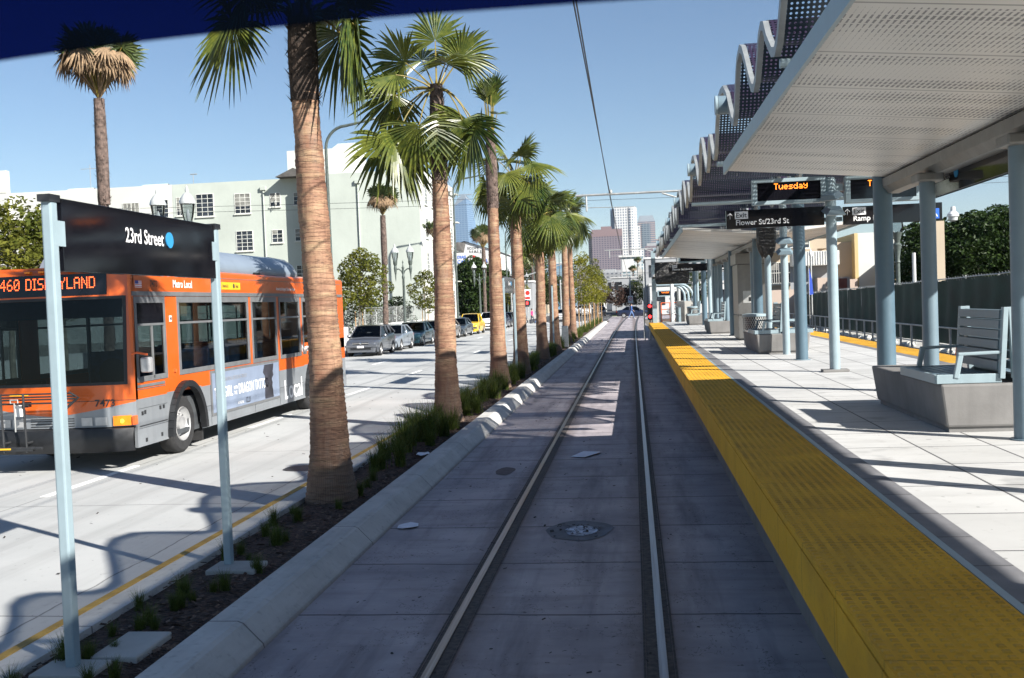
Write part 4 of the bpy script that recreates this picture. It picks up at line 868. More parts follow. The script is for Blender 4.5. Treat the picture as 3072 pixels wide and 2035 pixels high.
def frond(m,base,az,el,L,droop,Rb,hang,rnd,mat='palm_leaf',n=30,pr=.016,pm='petiole',sagk=.28,spread=118,roll=None):
    az=R(az);el=R(el); d=Vector((math.cos(az)*math.cos(el),math.sin(az)*math.cos(el),math.sin(el)))
    P=[base+d*(L*t)+Vector((0,0,-droop*L*t*t)) for t in (0,.25,.5,.75,1)]
    m.tube(P,[pr*1.6,pr*1.2,pr,pr*.8,pr*.6],5,pm,caps=False)
    fan(m,P[-1],(P[-1]-P[-2]),Rb,rnd,n,hang,spread,sagk,mat,.16,R(rnd.uniform(-30,30) if roll is None else roll))
def trunk_mesh(H,rb,rm,rt,lean,rnd,ring=.055,nseg=28,rough=.006,z0=-.05):
    m=MB(); v=[];f=[];k=0; z=z0; rows=[]
    while z<H: rows.append(z); z+=ring/2
    rows.append(H)
    ph=rnd.random()*50
    for i,z in enumerate(rows):
        t=max(0,z)/H; fl=(rb-rm)*math.exp(-max(0,z)*1.7)
        r=rm+(rt-rm)*t**1.2+fl
        r*=1+.035*noise.noise((0,0,z*1.7+ph)); 
        saw=.004*(1 if i%2 else -.4)*rnd.uniform(0,2.2)*(r/.2)
        cx=lean[0]*t+.04*noise.noise((ph,z*.35,0)); cy=lean[1]*t
        for j in range(nseg):
            a=2*PI*j/nseg; rr=r+saw+rough*(noise.noise((math.cos(a)*3,math.sin(a)*3,z*9+ph))*1.8+noise.noise((math.cos(a)*1.2,math.sin(a)*1.2,z*2.3+ph))*2.)
            v.append((cx+rr*math.cos(a),cy+rr*math.sin(a),z))
    n=len(rows)
    for i in range(n-1):
        for j in range(nseg): f.append((i*nseg+j,i*nseg+(j+1)%nseg,(i+1)*nseg+(j+1)%nseg,(i+1)*nseg+j))
    f.append(tuple((n-1)*nseg+j for j in range(nseg)))
    m.add(v,f); return m
def fibre_sleeve(r0,r1,z0,z1,cx,rnd,n=260,mat='palm_boot',ln=.12):
    m=MB(); m.lathe([(r0,z0),(r0*1.06,(z0+z1)/2),(r1,z1)],(cx,0,0),18)
    for i in range(n):
        a=rnd.random()*2*PI; z=rnd.uniform(z0-.04,z1); r=r0+(r1-r0)*(z-z0)/(z1-z0); c=Vector((cx+r*math.cos(a),r*math.sin(a),z)); u=Vector((math.cos(a),math.sin(a),0)); s=Vector((-math.sin(a),math.cos(a),0))
        w=rnd.uniform(.008,.028); L=ln*rnd.uniform(.4,1.3); k=rnd.choice((1,1,-1)); tip=c+u*L*rnd.uniform(.25,.75)+Vector((0,0,k*L*.7))+s*rnd.uniform(-.05,.05)
        m.add([c-s*w,c+s*w,tip],[(0,1,2)])
    return m
def median_palm(y,H,lean,label,specs,crown=0,rb=.30,rm=.205,rt=.14,sleeve=.7,seed=1,fmat='palm_boot',nleaf=30,x=-3.6,spread=118):
    rnd=random.Random(seed); t=thing('palm_tree',label,'palm tree',(x,y,.12),group='row of fan palms in the planting bed'); H=H-.12
    trunk_mesh(H,rb,rm,rt,(lean,0),rnd).build('trunk','palm_trunk',t,smooth=60)
    rz_=rm+(rt-rm)*((H-sleeve)/H)**1.2
    fibre_sleeve(rz_*1.06,rt*1.05,H-sleeve,H+.08,lean*.97,rnd,int(300*max(1,sleeve)),ln=.11).build('leaf_base_sleeve',fmat,t,smooth=0)
    base=Vector((lean,0,H))
    for s in specs:
        az,el,L,dr,Rb,hg=s[:6]; zb=s[6] if len(s)>6 else 0
        m=MB(); frond(m,base+Vector((.5*rt*math.cos(R(az)),.5*rt*math.sin(R(az)),zb)),az,el,L,dr,Rb,hg,rnd,n=nleaf,roll=(s[7] if len(s)>7 else None),spread=spread); m.build('frond',None,t,smooth=0)
    return t
def ring(n,el0,el1,L,Rb,seed,dr=.25,hg=25,az0=0):
    rnd=random.Random(seed); o=[]
    for i in range(n):
        u=i/(n-1); o.append((az0+i*137.5+rnd.uniform(-12,12),el0+(el1-el0)*u+rnd.uniform(-6,6),L*rnd.uniform(.85,1.15),dr*(0.3+u),Rb*rnd.uniform(.85,1.1),hg*(.3+u*1.6),-.25*u))
    return o
spec1=ring(12,82,38,.85,.95,11,.08,12)+[(185,45,.62,.25,.8,30,.1),(184,22,.8,.45,.95,38,.0),(225,25,.7,.4,.85,35,.0),(2,38,.62,.5,1.0,62,.0),(350,20,.6,.5,1.0,60,-.05),(25,22,.6,.5,1.0,60,-.05),(60,20,.6,.5,.9,60,-.05)]
median_palm(11.75,5.82,-.12,'nearest thick palm, left of the others, its base half in shadow',[(a,b,c,d,e,f,.0+(g*.6)) for a,b,c,d,e,f,g in spec1],rb=.32,rm=.195,rt=.145,sleeve=1.02,seed=1,fmat='palm_fibre',nleaf=34)
spec2=[(172,50,.85,.12,.95,12,0,70),(95,84,.95,.0,.85,0,0,10),(8,56,.74,.08,.82,10,0,-65),(205,32,.85,.25,.9,22),(182,8,.75,.25,.98,25,0,60),(186,-2,.9,.95,1.15,38,0,78),(215,-10,.8,1.0,1.1,45,0,60),(255,-10,.75,.9,1.1,58),(352,2,.60,1.2,1.12,40,0,-75),(325,0,.6,1.15,1.05,50),(60,60,.85,.1,.85,8),(130,58,.85,.1,.85,8),(300,45,.7,.2,.85,20),(150,-12,.95,.8,1.1,52),(20,-5,.75,1.05,1.15,57),(170,22,.95,.5,1.0,40)]
median_palm(19.5,6.5,.02,'second palm, with tall open crown of fan leaves against the sky',spec2,rb=.30,rm=.215,rt=.115,sleeve=1.75,seed=2)
median_palm(27.2,6.8,.0,'third palm, tallest, its few leaves tied upright in a tight bundle',[(k*52,87-(k%3)*1.5,.75+.05*k,.0,.72,-6) for k in range(8)]+[(300,80,.7,.2,.3,60),(20,78,.75,.2,.35,50)],rb=.31,rm=.205,rt=.11,sleeve=1.9,seed=3,spread=48,nleaf=16)
median_palm(32.6,6.45,.0,'fourth palm, with broad crown and dark fibrous neck',ring(16,80,-22,.78,1.08,4,.5,38,15),rb=.31,rm=.215,rt=.16,sleeve=1.3,seed=4,fmat='palm_fibre')
median_palm(40.5,5.8,.03,'fifth palm, shorter, its fan leaves spilling over its neck',ring(16,75,-28,.8,1.12,5,.55,42,70),rb=.30,rm=.205,rt=.155,sleeve=1.05,seed=5)
median_palm(47.1,6.6,.0,'sixth palm, dark necked, its base in heavy shadow',ring(15,78,-22,.8,1.12,6,.5,38,130),rb=.33,rm=.21,rt=.15,sleeve=1.5,seed=6,fmat='palm_fibre')
median_palm(55.8,6.9,.0,'seventh palm, with open upright crown and pale scarred neck',ring(14,84,-15,1.0,1.1,7,.4,32,200),rb=.31,rm=.20,rt=.14,sleeve=1.1,seed=7)
median_palm(61.3,7.2,.02,'eighth and last palm, slender, next to the grey cabinet',ring(12,84,-5,1.0,1.0,8,.35,28,250),rb=.29,rm=.18,rt=.13,sleeve=1.2,seed=8)
def street_palm(x,y,H,label,Rb=.85,skirt=1.,seed=1,r=.17):
    rnd=random.Random(seed); t=thing('fan_palm',label,'palm tree',(x,y,.13)); m=MB()
    trunk_mesh(H,r*1.5,r*1.05,r*.85,(.1,0),rnd,.12,14,.02).build('trunk','palm_boot',t,smooth=50)
    fibre_sleeve(r*1.15,r,H-3.2,H,.1,rnd,420,ln=.13).build('old_leaf_bases','palm_boot',t,smooth=0)
    m=MB()
    for i in range(26): frond(m,Vector((.1,0,H)),i*137.5,rnd.uniform(52,88),rnd.uniform(1.25,1.7)*Rb,.04,Rb*.66,8,rnd,'palm_leaf_far',16,.02)
    m.build('crown',None,t,smooth=0); m=MB()
    for i in range(int(24*skirt)): frond(m,Vector((.1,0,H)),i*137.5,rnd.uniform(54,72),rnd.uniform(1.15,1.5)*Rb,.05,Rb*.55,rnd.uniform(95,150),rnd,'dead_leaf',14,.018,'dead_leaf',.5,80)
    m.build('dead_leaf_skirt',None,t,smooth=0); return t
street_palm(-15.95,29.8,8.9,'tall thin shaggy palm with brown dead skirt at far left',1.15,1.6,1,.155)
street_palm(-16.1,66,8.3,'shaggy topped thin palm standing before the pale green wall',1.05,1.,2,.17)
street_palm(-16.3,84.5,7.8,'thin palm whose crown shows just left of the second thick trunk',.8,.5,9,.14)
street_palm(-15.9,110.5,8.4,'thin palm with golden brown skirt right of the white hall',1.25,.8,3,.17)
street_palm(-19.5,135,9.6,'leafy palm behind the third thick trunk',1.6,.3,4,.18)
street_palm(-16,166,8.2,'ragged distant palm by the junction mast arm',1.7,.7,5,.2)
street_palm(-24,236,9.5,'small distant palm low on the skyline',1.6,.5,6,.2)
for x,y,h,lab in ((1.9,330,13.3,'tall thin distant palm in front of the white apartment tower'),(.3,300,9.8,'shorter thin distant palm left of the tall one'),(-17,330,9,'distant palm near the avenue centre')):
    street_palm(x,y,h,lab,1.15,.5,int(h),.22)
def leaves(m,c,rad,n,size,rnd,mat=None,flat=1.):
    for i in range(n):
        while True:
            p=Vector((rnd.uniform(-1,1),rnd.uniform(-1,1),rnd.uniform(-1,1)))
            if p.length<1: break
        p=p.normalized()*p.length**.45; q=Vector((c[0]+p.x*rad,c[1]+p.y*rad,c[2]+p.z*rad*flat))
        s=size*rnd.uniform(.6,1.3); a=Vector((rnd.gauss(0,1),rnd.gauss(0,1),rnd.gauss(0,.7))).normalized(); b=a.cross(Vector((rnd.gauss(0,1),rnd.gauss(0,1),rnd.gauss(0,1)))).normalized()
        m.add([q-a*s,q-b*s*.45,q+a*s,q+b*s*.45],[(0,1,2,3)],mat)
def tree(name,label,cat,loc,H,h0,rx,rz,lm,bark,seed,nc=26,nl=70,cr=.45,ls=.07,tr=.06,stakes=False,lean=(0,0),group=None,forks=5,ry=None):
    rnd=random.Random(seed); t=thing(name,label,cat,loc,group=group); ry=ry or rx; cz=(H+h0)/2
    m=MB(); top=Vector((lean[0],lean[1],H*.93)); fk=Vector((lean[0]*.3,lean[1]*.3,h0)); m.tube([(0,0,-.05),(rnd.uniform(-.03,.03),0,h0*.5),fk,fk.lerp(top,.6),top],[tr,tr*.85,tr*.75,tr*.4,tr*.12],8)
    cl=[]
    for i in range(nc):
        a=i*2.399; u=(i+.5)/nc; zz=-1+2*u; rr=math.sqrt(max(0,1-zz*zz))*rnd.uniform(.55,1.0)
        cl.append(Vector((lean[0]+rx*rr*math.cos(a),lean[1]+ry*rr*math.sin(a),cz+(H-h0)/2*zz*rnd.uniform(.8,1.0))))
    for c in cl[::max(1,nc//(forks*3))]:
        s=fk.lerp(top,max(0.,min(.75,(c.z-h0)/(H-h0)*.7))); m.tube([s,s.lerp(c,.5)+Vector((0,0,.08*rx)),c],[tr*.42,tr*.26,tr*.08],5)
    m.build('trunk',bark,t)
    m=MB()
    for c in cl: leaves(m,c,cr*rnd.uniform(.7,1.25),int(nl*rnd.uniform(.6,1.3)),ls,rnd,None,.8)
    m.build('crown',lm,t,smooth=0)
    if stakes:
        for s in (-.22,.22): m=MB(); m.tube([(s,.05,-.1),(s,.05,2.1)],.035,8); k=m.build('stake','wood_stake',t); 
    return t
GB='staked young trees in the median'
for k,(x,y,H,w,sd,lab) in enumerate(((-3.65,74,5.5,1.0,1,'nearest staked young tree, right of the last palm, sparse yellow green leaves'),(-3.6,81,5.9,1.25,2,'second staked young tree in the median'),(-3.55,89,5.3,1.1,3,'third staked young tree in the median, with forked pale trunk'),(-3.5,98,5.4,1.1,4,'fourth staked young tree in the median'),(-3.45,107,5.0,1.1,5,'last staked young tree, nearest to the junction'))):
    tree('young_tree',lab,'tree',(x,y,.12),H,1.9,w,0,'tree_leaf_yellow','bark_grey',sd,34,62,.33,.085,.05,True,group=GB)
tree('street_tree','leafy young street tree left of the thin palm before the green wall','tree',(-16.4,60.5,.13),5.6,2.3,1.5,0,'tree_leaf_olive','bark_grey',11,24,230,.55,.10,.08,True,lean=(.3,0))
tree('street_tree','small lower tree leaning left beside the leafy street tree','tree',(-17.0,58,.13),3.7,1.9,1.1,0,'tree_leaf_olive','bark_grey',12,14,190,.45,.09,.06,lean=(-.5,0))
tree('street_tree','thin street tree in front of the white street face of the building','tree',(-15.9,78,.13),4.9,1.9,1.15,0,'tree_leaf_olive','bark_grey',13,20,170,.42,.09,.06,True)
tree('street_tree','leafy tree cut off by the left edge above the bus','tree',(-16.2,25.3,.13),5.2,2.6,1.5,0,'tree_leaf_olive','bark_grey',14,34,260,.55,.085,.09,lean=(.1,0))
tree('street_tree','second leafy tree low beside the left edge above the bus','tree',(-16.9,29.0,.13),4.6,2.4,1.1,0,'tree_leaf_olive','bark_grey',15,22,220,.5,.085,.08)
tree('dense_tree','tall dark dense tree past the corner of the pale green building','tree',(-19.4,127,.1),7.6,.6,2.6,0,'ficus_leaf','bark_brown',16,90,260,1.1,.22,.25)
tree('dense_tree','second dark dense tree close behind the first one','tree',(-17.4,136,.1),6.4,.6,2.3,0,'ficus_leaf','bark_brown',17,60,220,1.0,.22,.22)
tree('street_tree','yellow green tree seen between the second station sign posts','tree',(-15.2,128,.1),5.2,2.2,2.0,0,'tree_leaf_yellow','bark_grey',18,24,120,.7,.14,.08)
tree('feathery_tree','grey green feathery tree behind the junction mast arm','tree',(-17.2,185,.1),12.5,2.,2.6,0,'tree_leaf_green','bark_brown',19,60,120,1.0,.2,.15)
tree('street_tree','rounded green tree beyond the junction between the palms','tree',(-13.5,176,.1),6.5,2.,2.6,0,'tree_leaf_green','bark_brown',20,36,120,.9,.2,.15)
for x,y,H,w,sd,lab,lm in ((-2.7,168,4.9,2.1,21,'purple brown leaved tree beyond the crossing','purple_leaf'),(-6.5,205,4.2,2.1,22,'second purple brown tree farther down the avenue','purple_leaf'),(-1.2,182,4.4,1.5,23,'thin purple leaved tree beside the catenary mast','purple_leaf'),(3.6,172,4.2,1.2,24,'yellow green tree right of the tall pale mast','tree_leaf_yellow'),(.6,190,5.8,1.9,25,'green tree behind the dark blue sedan','tree_leaf_green'),(3,200,7.5,3.2,26,'dark green tree mass behind the sedan roof','ficus_leaf'),(6.2,165,5,1.8,27,'small tree in front of the far white wall past the platform','tree_leaf_yellow'),(9.5,150,6,2.2,28,'olive tree behind the pipe arches','tree_leaf_green')):
    tree('avenue_tree',lab,'tree',(x,y,.0),H,1.5,w,0,lm,'bark_grey',sd,26,110,.6,.15,.08)
tree('hedge_tree','huge clipped dark green rounded tree behind the fence at right','tree',(22.4,64,.0),6.55,1.1,5.6,0,'ficus_leaf','bark_brown',31,240,420,1.05,.12,.4,ry=4)
tree('hedge_tree','dark dense tree behind the cast iron lamp post','tree',(18.6,68,.0),6.3,1.0,1.9,0,'ficus_leaf','bark_brown',32,70,260,.95,.14,.3)
tree('cypress_tree','dark conifer behind the wrapped box before the apartments','tree',(6.6,62,.0),4.4,2.2,.7,0,'tree_leaf_green','bark_brown',33,20,120,.4,.10,.1)
for x,y,H,w,sd,lab in ((-18.3,62,3.4,1.3,41,'round dark bush behind the chain link fence'),(-18.6,72,2.9,1.2,42,'pale leaved bush behind the fence by the twin lamp'),(-18.5,80,3.1,1.2,43,'tall bush against the green wall near its corner'),(-18.2,50,2.5,1.0,44,'low bush behind the fence near the bus rear')):
    tree('bush',lab,'bush',(x,y,.1),H,.3,w,0,'bush_leaf','bark_brown',sd,26,120,.5,.09,.05)
# strappy grass clumps
def clump_mesh(seed,n,h,w=.010,spread=.55):
    rnd=random.Random(seed); m=MB()
    for i in range(n):
        a=rnd.random()*2*PI; L=h*rnd.uniform(.6,1.1); o=rnd.uniform(.25,1.0)*spread; b=Vector((rnd.gauss(0,.05),rnd.gauss(0,.07),0)); d=Vector((math.cos(a),math.sin(a),0)); s=Vector((-math.sin(a),math.cos(a),0)); P=[]
        for t in (0,.35,.7,1.):
            c=b+d*(L*o*t**1.7)+Vector((0,0,L*(t-.38*o*t*t*t*1.2))); ww=w*(1-t*.93); P+=[c-s*ww,c+s*ww]
        m.add(P,[(2*k,2*k+1,2*k+3,2*k+2) for k in range(3)])
    return m
rnd=random.Random(9); spots=[]
for k,(x,y,sc) in enumerate([(-3.78,5.7,.42),(-3.72,6.2,.5),(-3.55,7.0,.4),(-3.82,7.4,.36),(-3.6,7.7,.45),(-3.35,7.9,.4),(-3.75,8.9,.45),(-3.45,9.4,.5),(-3.7,9.8,.42),(-3.8,10.3,.5),(-3.6,10.5,.45),(-3.28,8.45,.4),(-3.3,11.9,.35),(-3.55,13.9,.5),(-3.72,14.8,.62),(-3.5,15.4,.72),(-3.7,16.0,.85),(-3.45,16.6,.95),(-3.75,17.1,.9),(-3.55,17.7,.85),(-3.3,17.3,.7),(-3.6,18.4,.75),(-3.65,21.2,.75),(-3.5,21.9,.8),(-3.75,22.5,.7),(-3.5,23.4,.85),(-3.35,24.1,.8),(-3.7,24.8,.85),(-3.5,25.7,.9),(-3.4,26.5,.75),(-3.6,28.5,.8),(-3.45,29.4,.85),(-3.35,30.3,.8)]): spots.append((x,y,sc))
for i in range(70):
    y=rnd.uniform(5.2,31); x=rnd.uniform(-3.82,-3.25)
    if min(abs(y-q) for q in (11.75,19.5,27.2))>.5: spots.append((x,y,rnd.uniform(.22,.36) if y<13 else rnd.uniform(.45,.8)))
y=31.2
while y<109:
    if min(abs(y-q) for q in (32.6,40.5,47.1,55.8,61.3))>.45: spots.append((rnd.uniform(-3.75,-3.35),y,rnd.uniform(.6,.9)))
    y+=rnd.uniform(.4,.7)
protos=[]
for v in range(5):
    o=clump_mesh(50+v,150,.78).build('grass_clump','grass_leaf',smooth=0); protos.append(o)
spots=[(x,y,sc*.72 if y<11.5 else sc) for x,y,sc in spots]
for i,(x,y,sc) in enumerate(spots):
    o=protos[i] if i<5 else protos[i%5].copy()
    if i>=5: S.collection.objects.link(o)
    o.location=(x,y,.10); o.rotation_euler=(0,0,i*2.1); o.scale=(sc,sc,sc)
    near=('beside the left post of the near sign' if y<6.6 else 'between the posts of the near sign' if y<8.5 else 'between the near sign and the first palm' if y<11.4 else 'between the first and second palms' if y<19 else 'between the second and third palms' if y<27 else 'between the third and fourth palms' if y<32.5 else 'between the fourth and sixth palms' if y<47 else 'between the sixth and eighth palms' if y<61 else 'under the staked young trees')
    tag(o,('dark tuft of strappy grass ' if sc<.55 else 'green clump of strappy grass ')+near,'grass clump','grass clumps '+near)
# ================================================================ BUS
bus=thing('city_bus','orange and silver city bus showing DISNEYLAND on its amber sign, driving towards us','bus',(-9.02,15.0,0))
LB=11.9; HWB=1.30
def fy(x,z): # front surface y for given x and height
    return .02+.16*(abs(x)/1.3)**4+.0+max(0,(z-1.3))*.06
def fgrid(m,x0,x1,z0,z1,off=0,nx=14,nz=2,mat=None,zt=None):
    def fn(u,v):
        x=x0+(x1-x0)*u; a=z0 if not callable(z0) else z0(x); b=z1 if not callable(z1) else z1(x); z=a+(b-a)*v; return (x,fy(x,z)-off,z)
    m.sheet(fn,nx,nz,mat)
sx=HWB
bnd=lambda x: .86+.20*(max(0,x+.0)/1.3)**1.3 if x>0 else .86+.20*(-x/1.3)**1.3
# side walls: bands + pillars ; windows y0,y1,z0,z1
WIN=[(.28,1.28,1.37,2.66),(1.80,5.02,1.38,2.66),(5.22,6.66,1.37,2.66),(6.88,8.24,1.36,2.66),(8.44,9.7,1.62,2.66),(9.9,11.3,1.62,2.66)]
for s in (1,-1):
    X=s*HWB
    def band(m,y0,y1,z0,z1,mat=None,o=0): m.box(min(X-s*.05,X+s*o),max(X-s*.05,X+s*o),y0,y1,z0,z1,mat)
    m=MB(); band(m,.18,LB,2.66,3.12)
    ys=[.18]+[v for w in WIN for v in (w[0],w[1])]+[LB]
    for a,b in zip(ys[::2],ys[1::2]): band(m,a,b,1.36,2.66)
    band(m,.18,8.4,1.08,1.36); band(m,8.4,LB,1.08,1.62)
    m.build('side_panel','bus_orange',bus,smooth=0)
    m=MB()
    def skirt(a,b): band(m,a,b,.33,1.08,None,.002)
    WH=[(1.25,2.62),(8.45,9.75)]
    skirt(.18,WH[0][0]); skirt(WH[0][1],WH[1][0]); skirt(WH[1][1],LB)
    m.build('skirt_panel','bus_silver',bus,smooth=0)
    for (a,b) in WH:
        c=(a+b)/2; r0=.60; r1=(b-a)/2
        # orange/silver fill above arch
        m=MB(); pts=[]
        for i in range(17):
            t=PI*i/16; pts.append((c-r1*math.cos(t),.5+ (.72)*math.sin(t)))
        for i_,((ya,za),(yb,zb)) in enumerate(zip(pts,pts[1:])):
            za=max(za,.5);zb=max(zb,.5); top=1.10
            if i_==8: m.build('arch_panel','bus_silver',bus,smooth=0); m=MB()
            if min(za,zb)<top: m.add([(X+s*.001,ya,min(za,top)),(X+s*.001,yb,min(zb,top)),(X+s*.001,yb,top),(X+s*.001,ya,top)],[(0,1,2,3)])
        m.build('arch_panel','bus_silver',bus,smooth=0)
        m=MB()
        P=[(X+s*.045,c-r1*.98*math.cos(t),.36+.84*math.sin(t)) for t in [PI*i/20 for i in range(21)]]
        for p,q in zip(P,P[1:]): m.bar(p,q,.10,.11,up=(1,0,0))
        m.build('wheel_arch','black_plastic',bus,smooth=0)
        m=MB(); m.prism([(c-r1*math.cos(PI*i/16),.36+.82*math.sin(PI*i/16)) for i in range(17)],X-s*.62,X-s*.60,'x'); m.build('wheel_well','dark_metal',bus,smooth=0)
        yc=c
        w=MB(); rr=.50; w.lathe([(.30,-.14),(.44,-.15),(rr-.02,-.12),(rr,-.08),(rr,.08),(rr-.02,.12),(.44,.15),(.30,.14)],(X-s*.20,yc,rr),36,axis='x',caps=False); wh=w.build('wheel','rubber',bus)
        w=MB()
        pr=[(.30,.13),(.29,.15),(.27,.10),(.22,.05),(.14,.06),(.13,.13),(.05,.14),(.001,.14)] if c<5 else [(.30,.13),(.29,.15),(.27,.05),(.16,-.02),(.14,.10),(.05,.12),(.001,.12)]
        w.lathe([(r_,s*d) for r_,d in pr],(X-s*.20,yc,rr),32,axis='x',caps=False); w.build('rim','alloy',wh)
        w=MB()
        for k in range(10):
            a=2*PI*k/10; w.lathe([(.028,s*.062),(.001,s*.064)],(X-s*.20,yc+.245*math.cos(a),rr+.245*math.sin(a)),8,axis='x')
        w.build('rim_holes','black_plastic',wh,smooth=0)
        w=MB()
        for k in range(10):
            a=2*PI*(k+.5)/10; w.lathe([(.016,s*.05),(.014,s*.085)],(X-s*.20,yc+.165*math.cos(a),rr+.165*math.sin(a)),6,axis='x')
        w.build('wheel_nuts','chrome',wh,smooth=0)
    # grey belt trim above windows
    m=MB(); m.box(min(X,X+s*.02),max(X,X+s*.02),.2,LB-.1,2.70,2.77); m.box(min(X,X+s*.006),max(X,X+s*.006),.3,LB-.2,3.03,3.04); m.build('belt_trim','bus_grey_trim',bus,smooth=0)
    for wi,(a,b,z0,z1) in enumerate(WIN):
        m=MB(); t=.075; xa,xb=(X-s*.02,X+s*.014)
        lo,hi=min(xa,xb),max(xa,xb)
        zb=z0-.0
        if wi==4: # angled lower rear corner
            m.box(lo,hi,a-.03,b+.03,z1-t,z1+.03); m.box(lo,hi,a-.03,a-.03+t,z0-.26,z1-t); m.box(lo,hi,b+.03-t,b+.03,z0+.05,z1-t)
        else:
            m.box(lo,hi,a-.03,b+.03,z1-t,z1+.03); m.box(lo,hi,a-.03,b+.03,z0-.03,z0+t-.02); m.box(lo,hi,a-.03,a-.03+t,z0+t-.02,z1-t); m.box(lo,hi,b+.03-t,b+.03,z0+t-.02,z1-t)
        if wi==4: m.bar((X,a,z0-.22),(X,b,z0+.08),.03,.07,up=(1,0,0)); m.box(lo,hi,a,a+.2,z0-.27,z0-.2)
        m.box(lo,hi,a+.04,b-.04,z1-.44,z1-.40)
        if wi in (0,): m.box(lo,hi,(a+b)/2+.02,(a+b)/2+.06,z0,z1-.44)
        if wi==1: m.box(lo-.001,hi+.001,(a+b)/2+.1,(a+b)/2+.19,z0,z1)
        f=m.build('window','bus_grey_trim',bus,smooth=0,bevel=.006)
        if wi==0: q_=MB(); q_.box(lo+.003,hi-.003,a+.04,b-.04,z1-.40,z1-.08); q_.build('dark_upper_pane','black_gloss',f,smooth=0)
        m=MB(); m.quad((X-s*.012,a,z0-(.2 if wi==4 else 0)),(X-s*.012,b,z0),(X-s*.012,b,z1),(X-s*.012,a,z1)); m.build('pane','bus_glass',f,smooth=0)
# roof, rear, floor, interior
m=MB(); m.prism([(-1.3,3.08),(-1.27,3.15),(-1.1,3.19),(1.1,3.19),(1.27,3.15),(1.3,3.08),(1.25,3.05),(-1.25,3.05)],.25,LB,'y'); m.build('roof','bus_orange',bus,smooth=40)
m=MB(); m.box(-1.29,1.29,LB-.06,LB,.4,3.1); m.build('rear_panel','bus_orange',bus,smooth=0,bevel=.02); m=MB(); m.box(-1.28,1.28,LB,LB+.10,.36,.62); m.build('rear_bumper','black_plastic',bus,smooth=0)
for s in (1,-1): m=MB(); m.box(s*1.20-.06,s*1.20+.06,LB+.0,LB+.05,.68,.86); m.build('tail_light','red_paint',bus,smooth=0)
m=MB(); m.box(-1.24,1.24,.4,LB-.1,.34,.42); m.box(-1.22,1.22,2.2,LB-.1,.42,.95); m.build('floor','bus_floor',bus,smooth=0)
m=MB(); m.box(-1.2,1.2,.25,.75,.42,1.30); m.box(-.95,-.35,.32,.5,1.30,1.42); m.build('dashboard','black_plastic',bus,smooth=0,bevel=.03)
for k in range(9):
    for s in (-1,1):
        y=2.9+k*.92; m=MB(); m.box(s*.75-.42,s*.75+.42,y,y+.42,1.0,1.14); m.box(s*.75-.42,s*.75+.42,y+.40,y+.48,1.10,1.75); m.build('seat','seat_cloth',bus,smooth=0,bevel=.03)
m=MB()
for y in (1.9,3.6,5.3,7.0,8.7):
    for x in (-.4,.4): m.tube([(x,y,.9),(x,y,3.0)],.017,6)
for x in (-.45,.45): m.tube([(x,1.9,2.75),(x,9.5,2.75)],.017,6)
m.build('hand_rails','pale_blue_paint',bus)
m=MB(); m.tube([(.62,.88,1.36)]+[(.62,.88,1.4)],.02,6); m.lathe([(.24,-.0),(.225,.012)],(.62,.80,1.48),20,axis='y'); m.build('steering_wheel','black_plastic',bus)
# front mask
m=MB(); fgrid(m,-1.3,1.3,bnd,1.34); fgrid(m,-1.3,1.3,2.69,3.06,0,14,3); m.sheet(lambda u,v:(-1.3+2.6*u,fy(-1.3+2.6*u,3.06)+.25*(v)**1.5,3.06+.125*math.sin(v*PI/2)),14,5)
for s in (1,-1):
    m.sheet(lambda u,v:(s*(1.17+.13*u),fy(1.17+.13*u,1.34+1.35*v),1.34+1.35*v),3,4)
    m.sheet(lambda u,v:(s*1.30,fy(1.3,1.0+2.1*v)+u*(.2-fy(1.3,1.0+2.1*v)+.05),.86+2.25*v),2,6)
m.box(-.025,.025,fy(0,2)-.01,fy(0,2)+.05,1.34,2.69,'black_plastic')
m.build('front_mask','bus_orange',bus,smooth=50)
m=MB(); fgrid(m,-1.3,1.3,.68,bnd,0,16,2); m.build('front_lower_mask','bus_silver',bus,smooth=50)
m=MB(); fgrid(m,-1.3,1.3,1.085,1.093,.003); m.build('mask_seam','dark_metal',bus,smooth=0)
m=MB(); fgrid(m,-1.17,-.012,1.36,2.68,-.006,12,4); fgrid(m,.012,1.17,1.36,2.68,-.006,12,4); m.build('windshield','windshield_glass',bus,smooth=60)
m=MB()
for x0,x1,z0,z1 in ((-1.2,1.2,1.33,1.375),(-1.2,1.2,2.665,2.71),(-1.2,-1.15,1.375,2.665),(1.15,1.2,1.375,2.665)): fgrid(m,x0,x1,z0,z1,.006)
m.build('windshield_seal','black_plastic',bus,smooth=60)
m=MB(); fgrid(m,-1.12,1.12,2.38,2.66,-.05,10,2); m.build('sun_band','cloth_dark',bus,smooth=0)
def bumper(u,v):
    x=-1.29+2.58*u; prof=[(.10,.68),(-.14,.66),(-.17,.56),(-.17,.40),(-.12,.30),(.1,.29)]; k=v*5;i=min(4,int(k)); a,b=prof[i],prof[i+1]; t=k-i
    return (x*(1.0),fy(x,1)+.06*(abs(x)/1.3)**6+a[0]+(b[0]-a[0])*t,a[1]+(b[1]-a[1])*t)
m=MB(); m.sheet(bumper,20,5); m.build('bumper','black_plastic',bus,smooth=30)
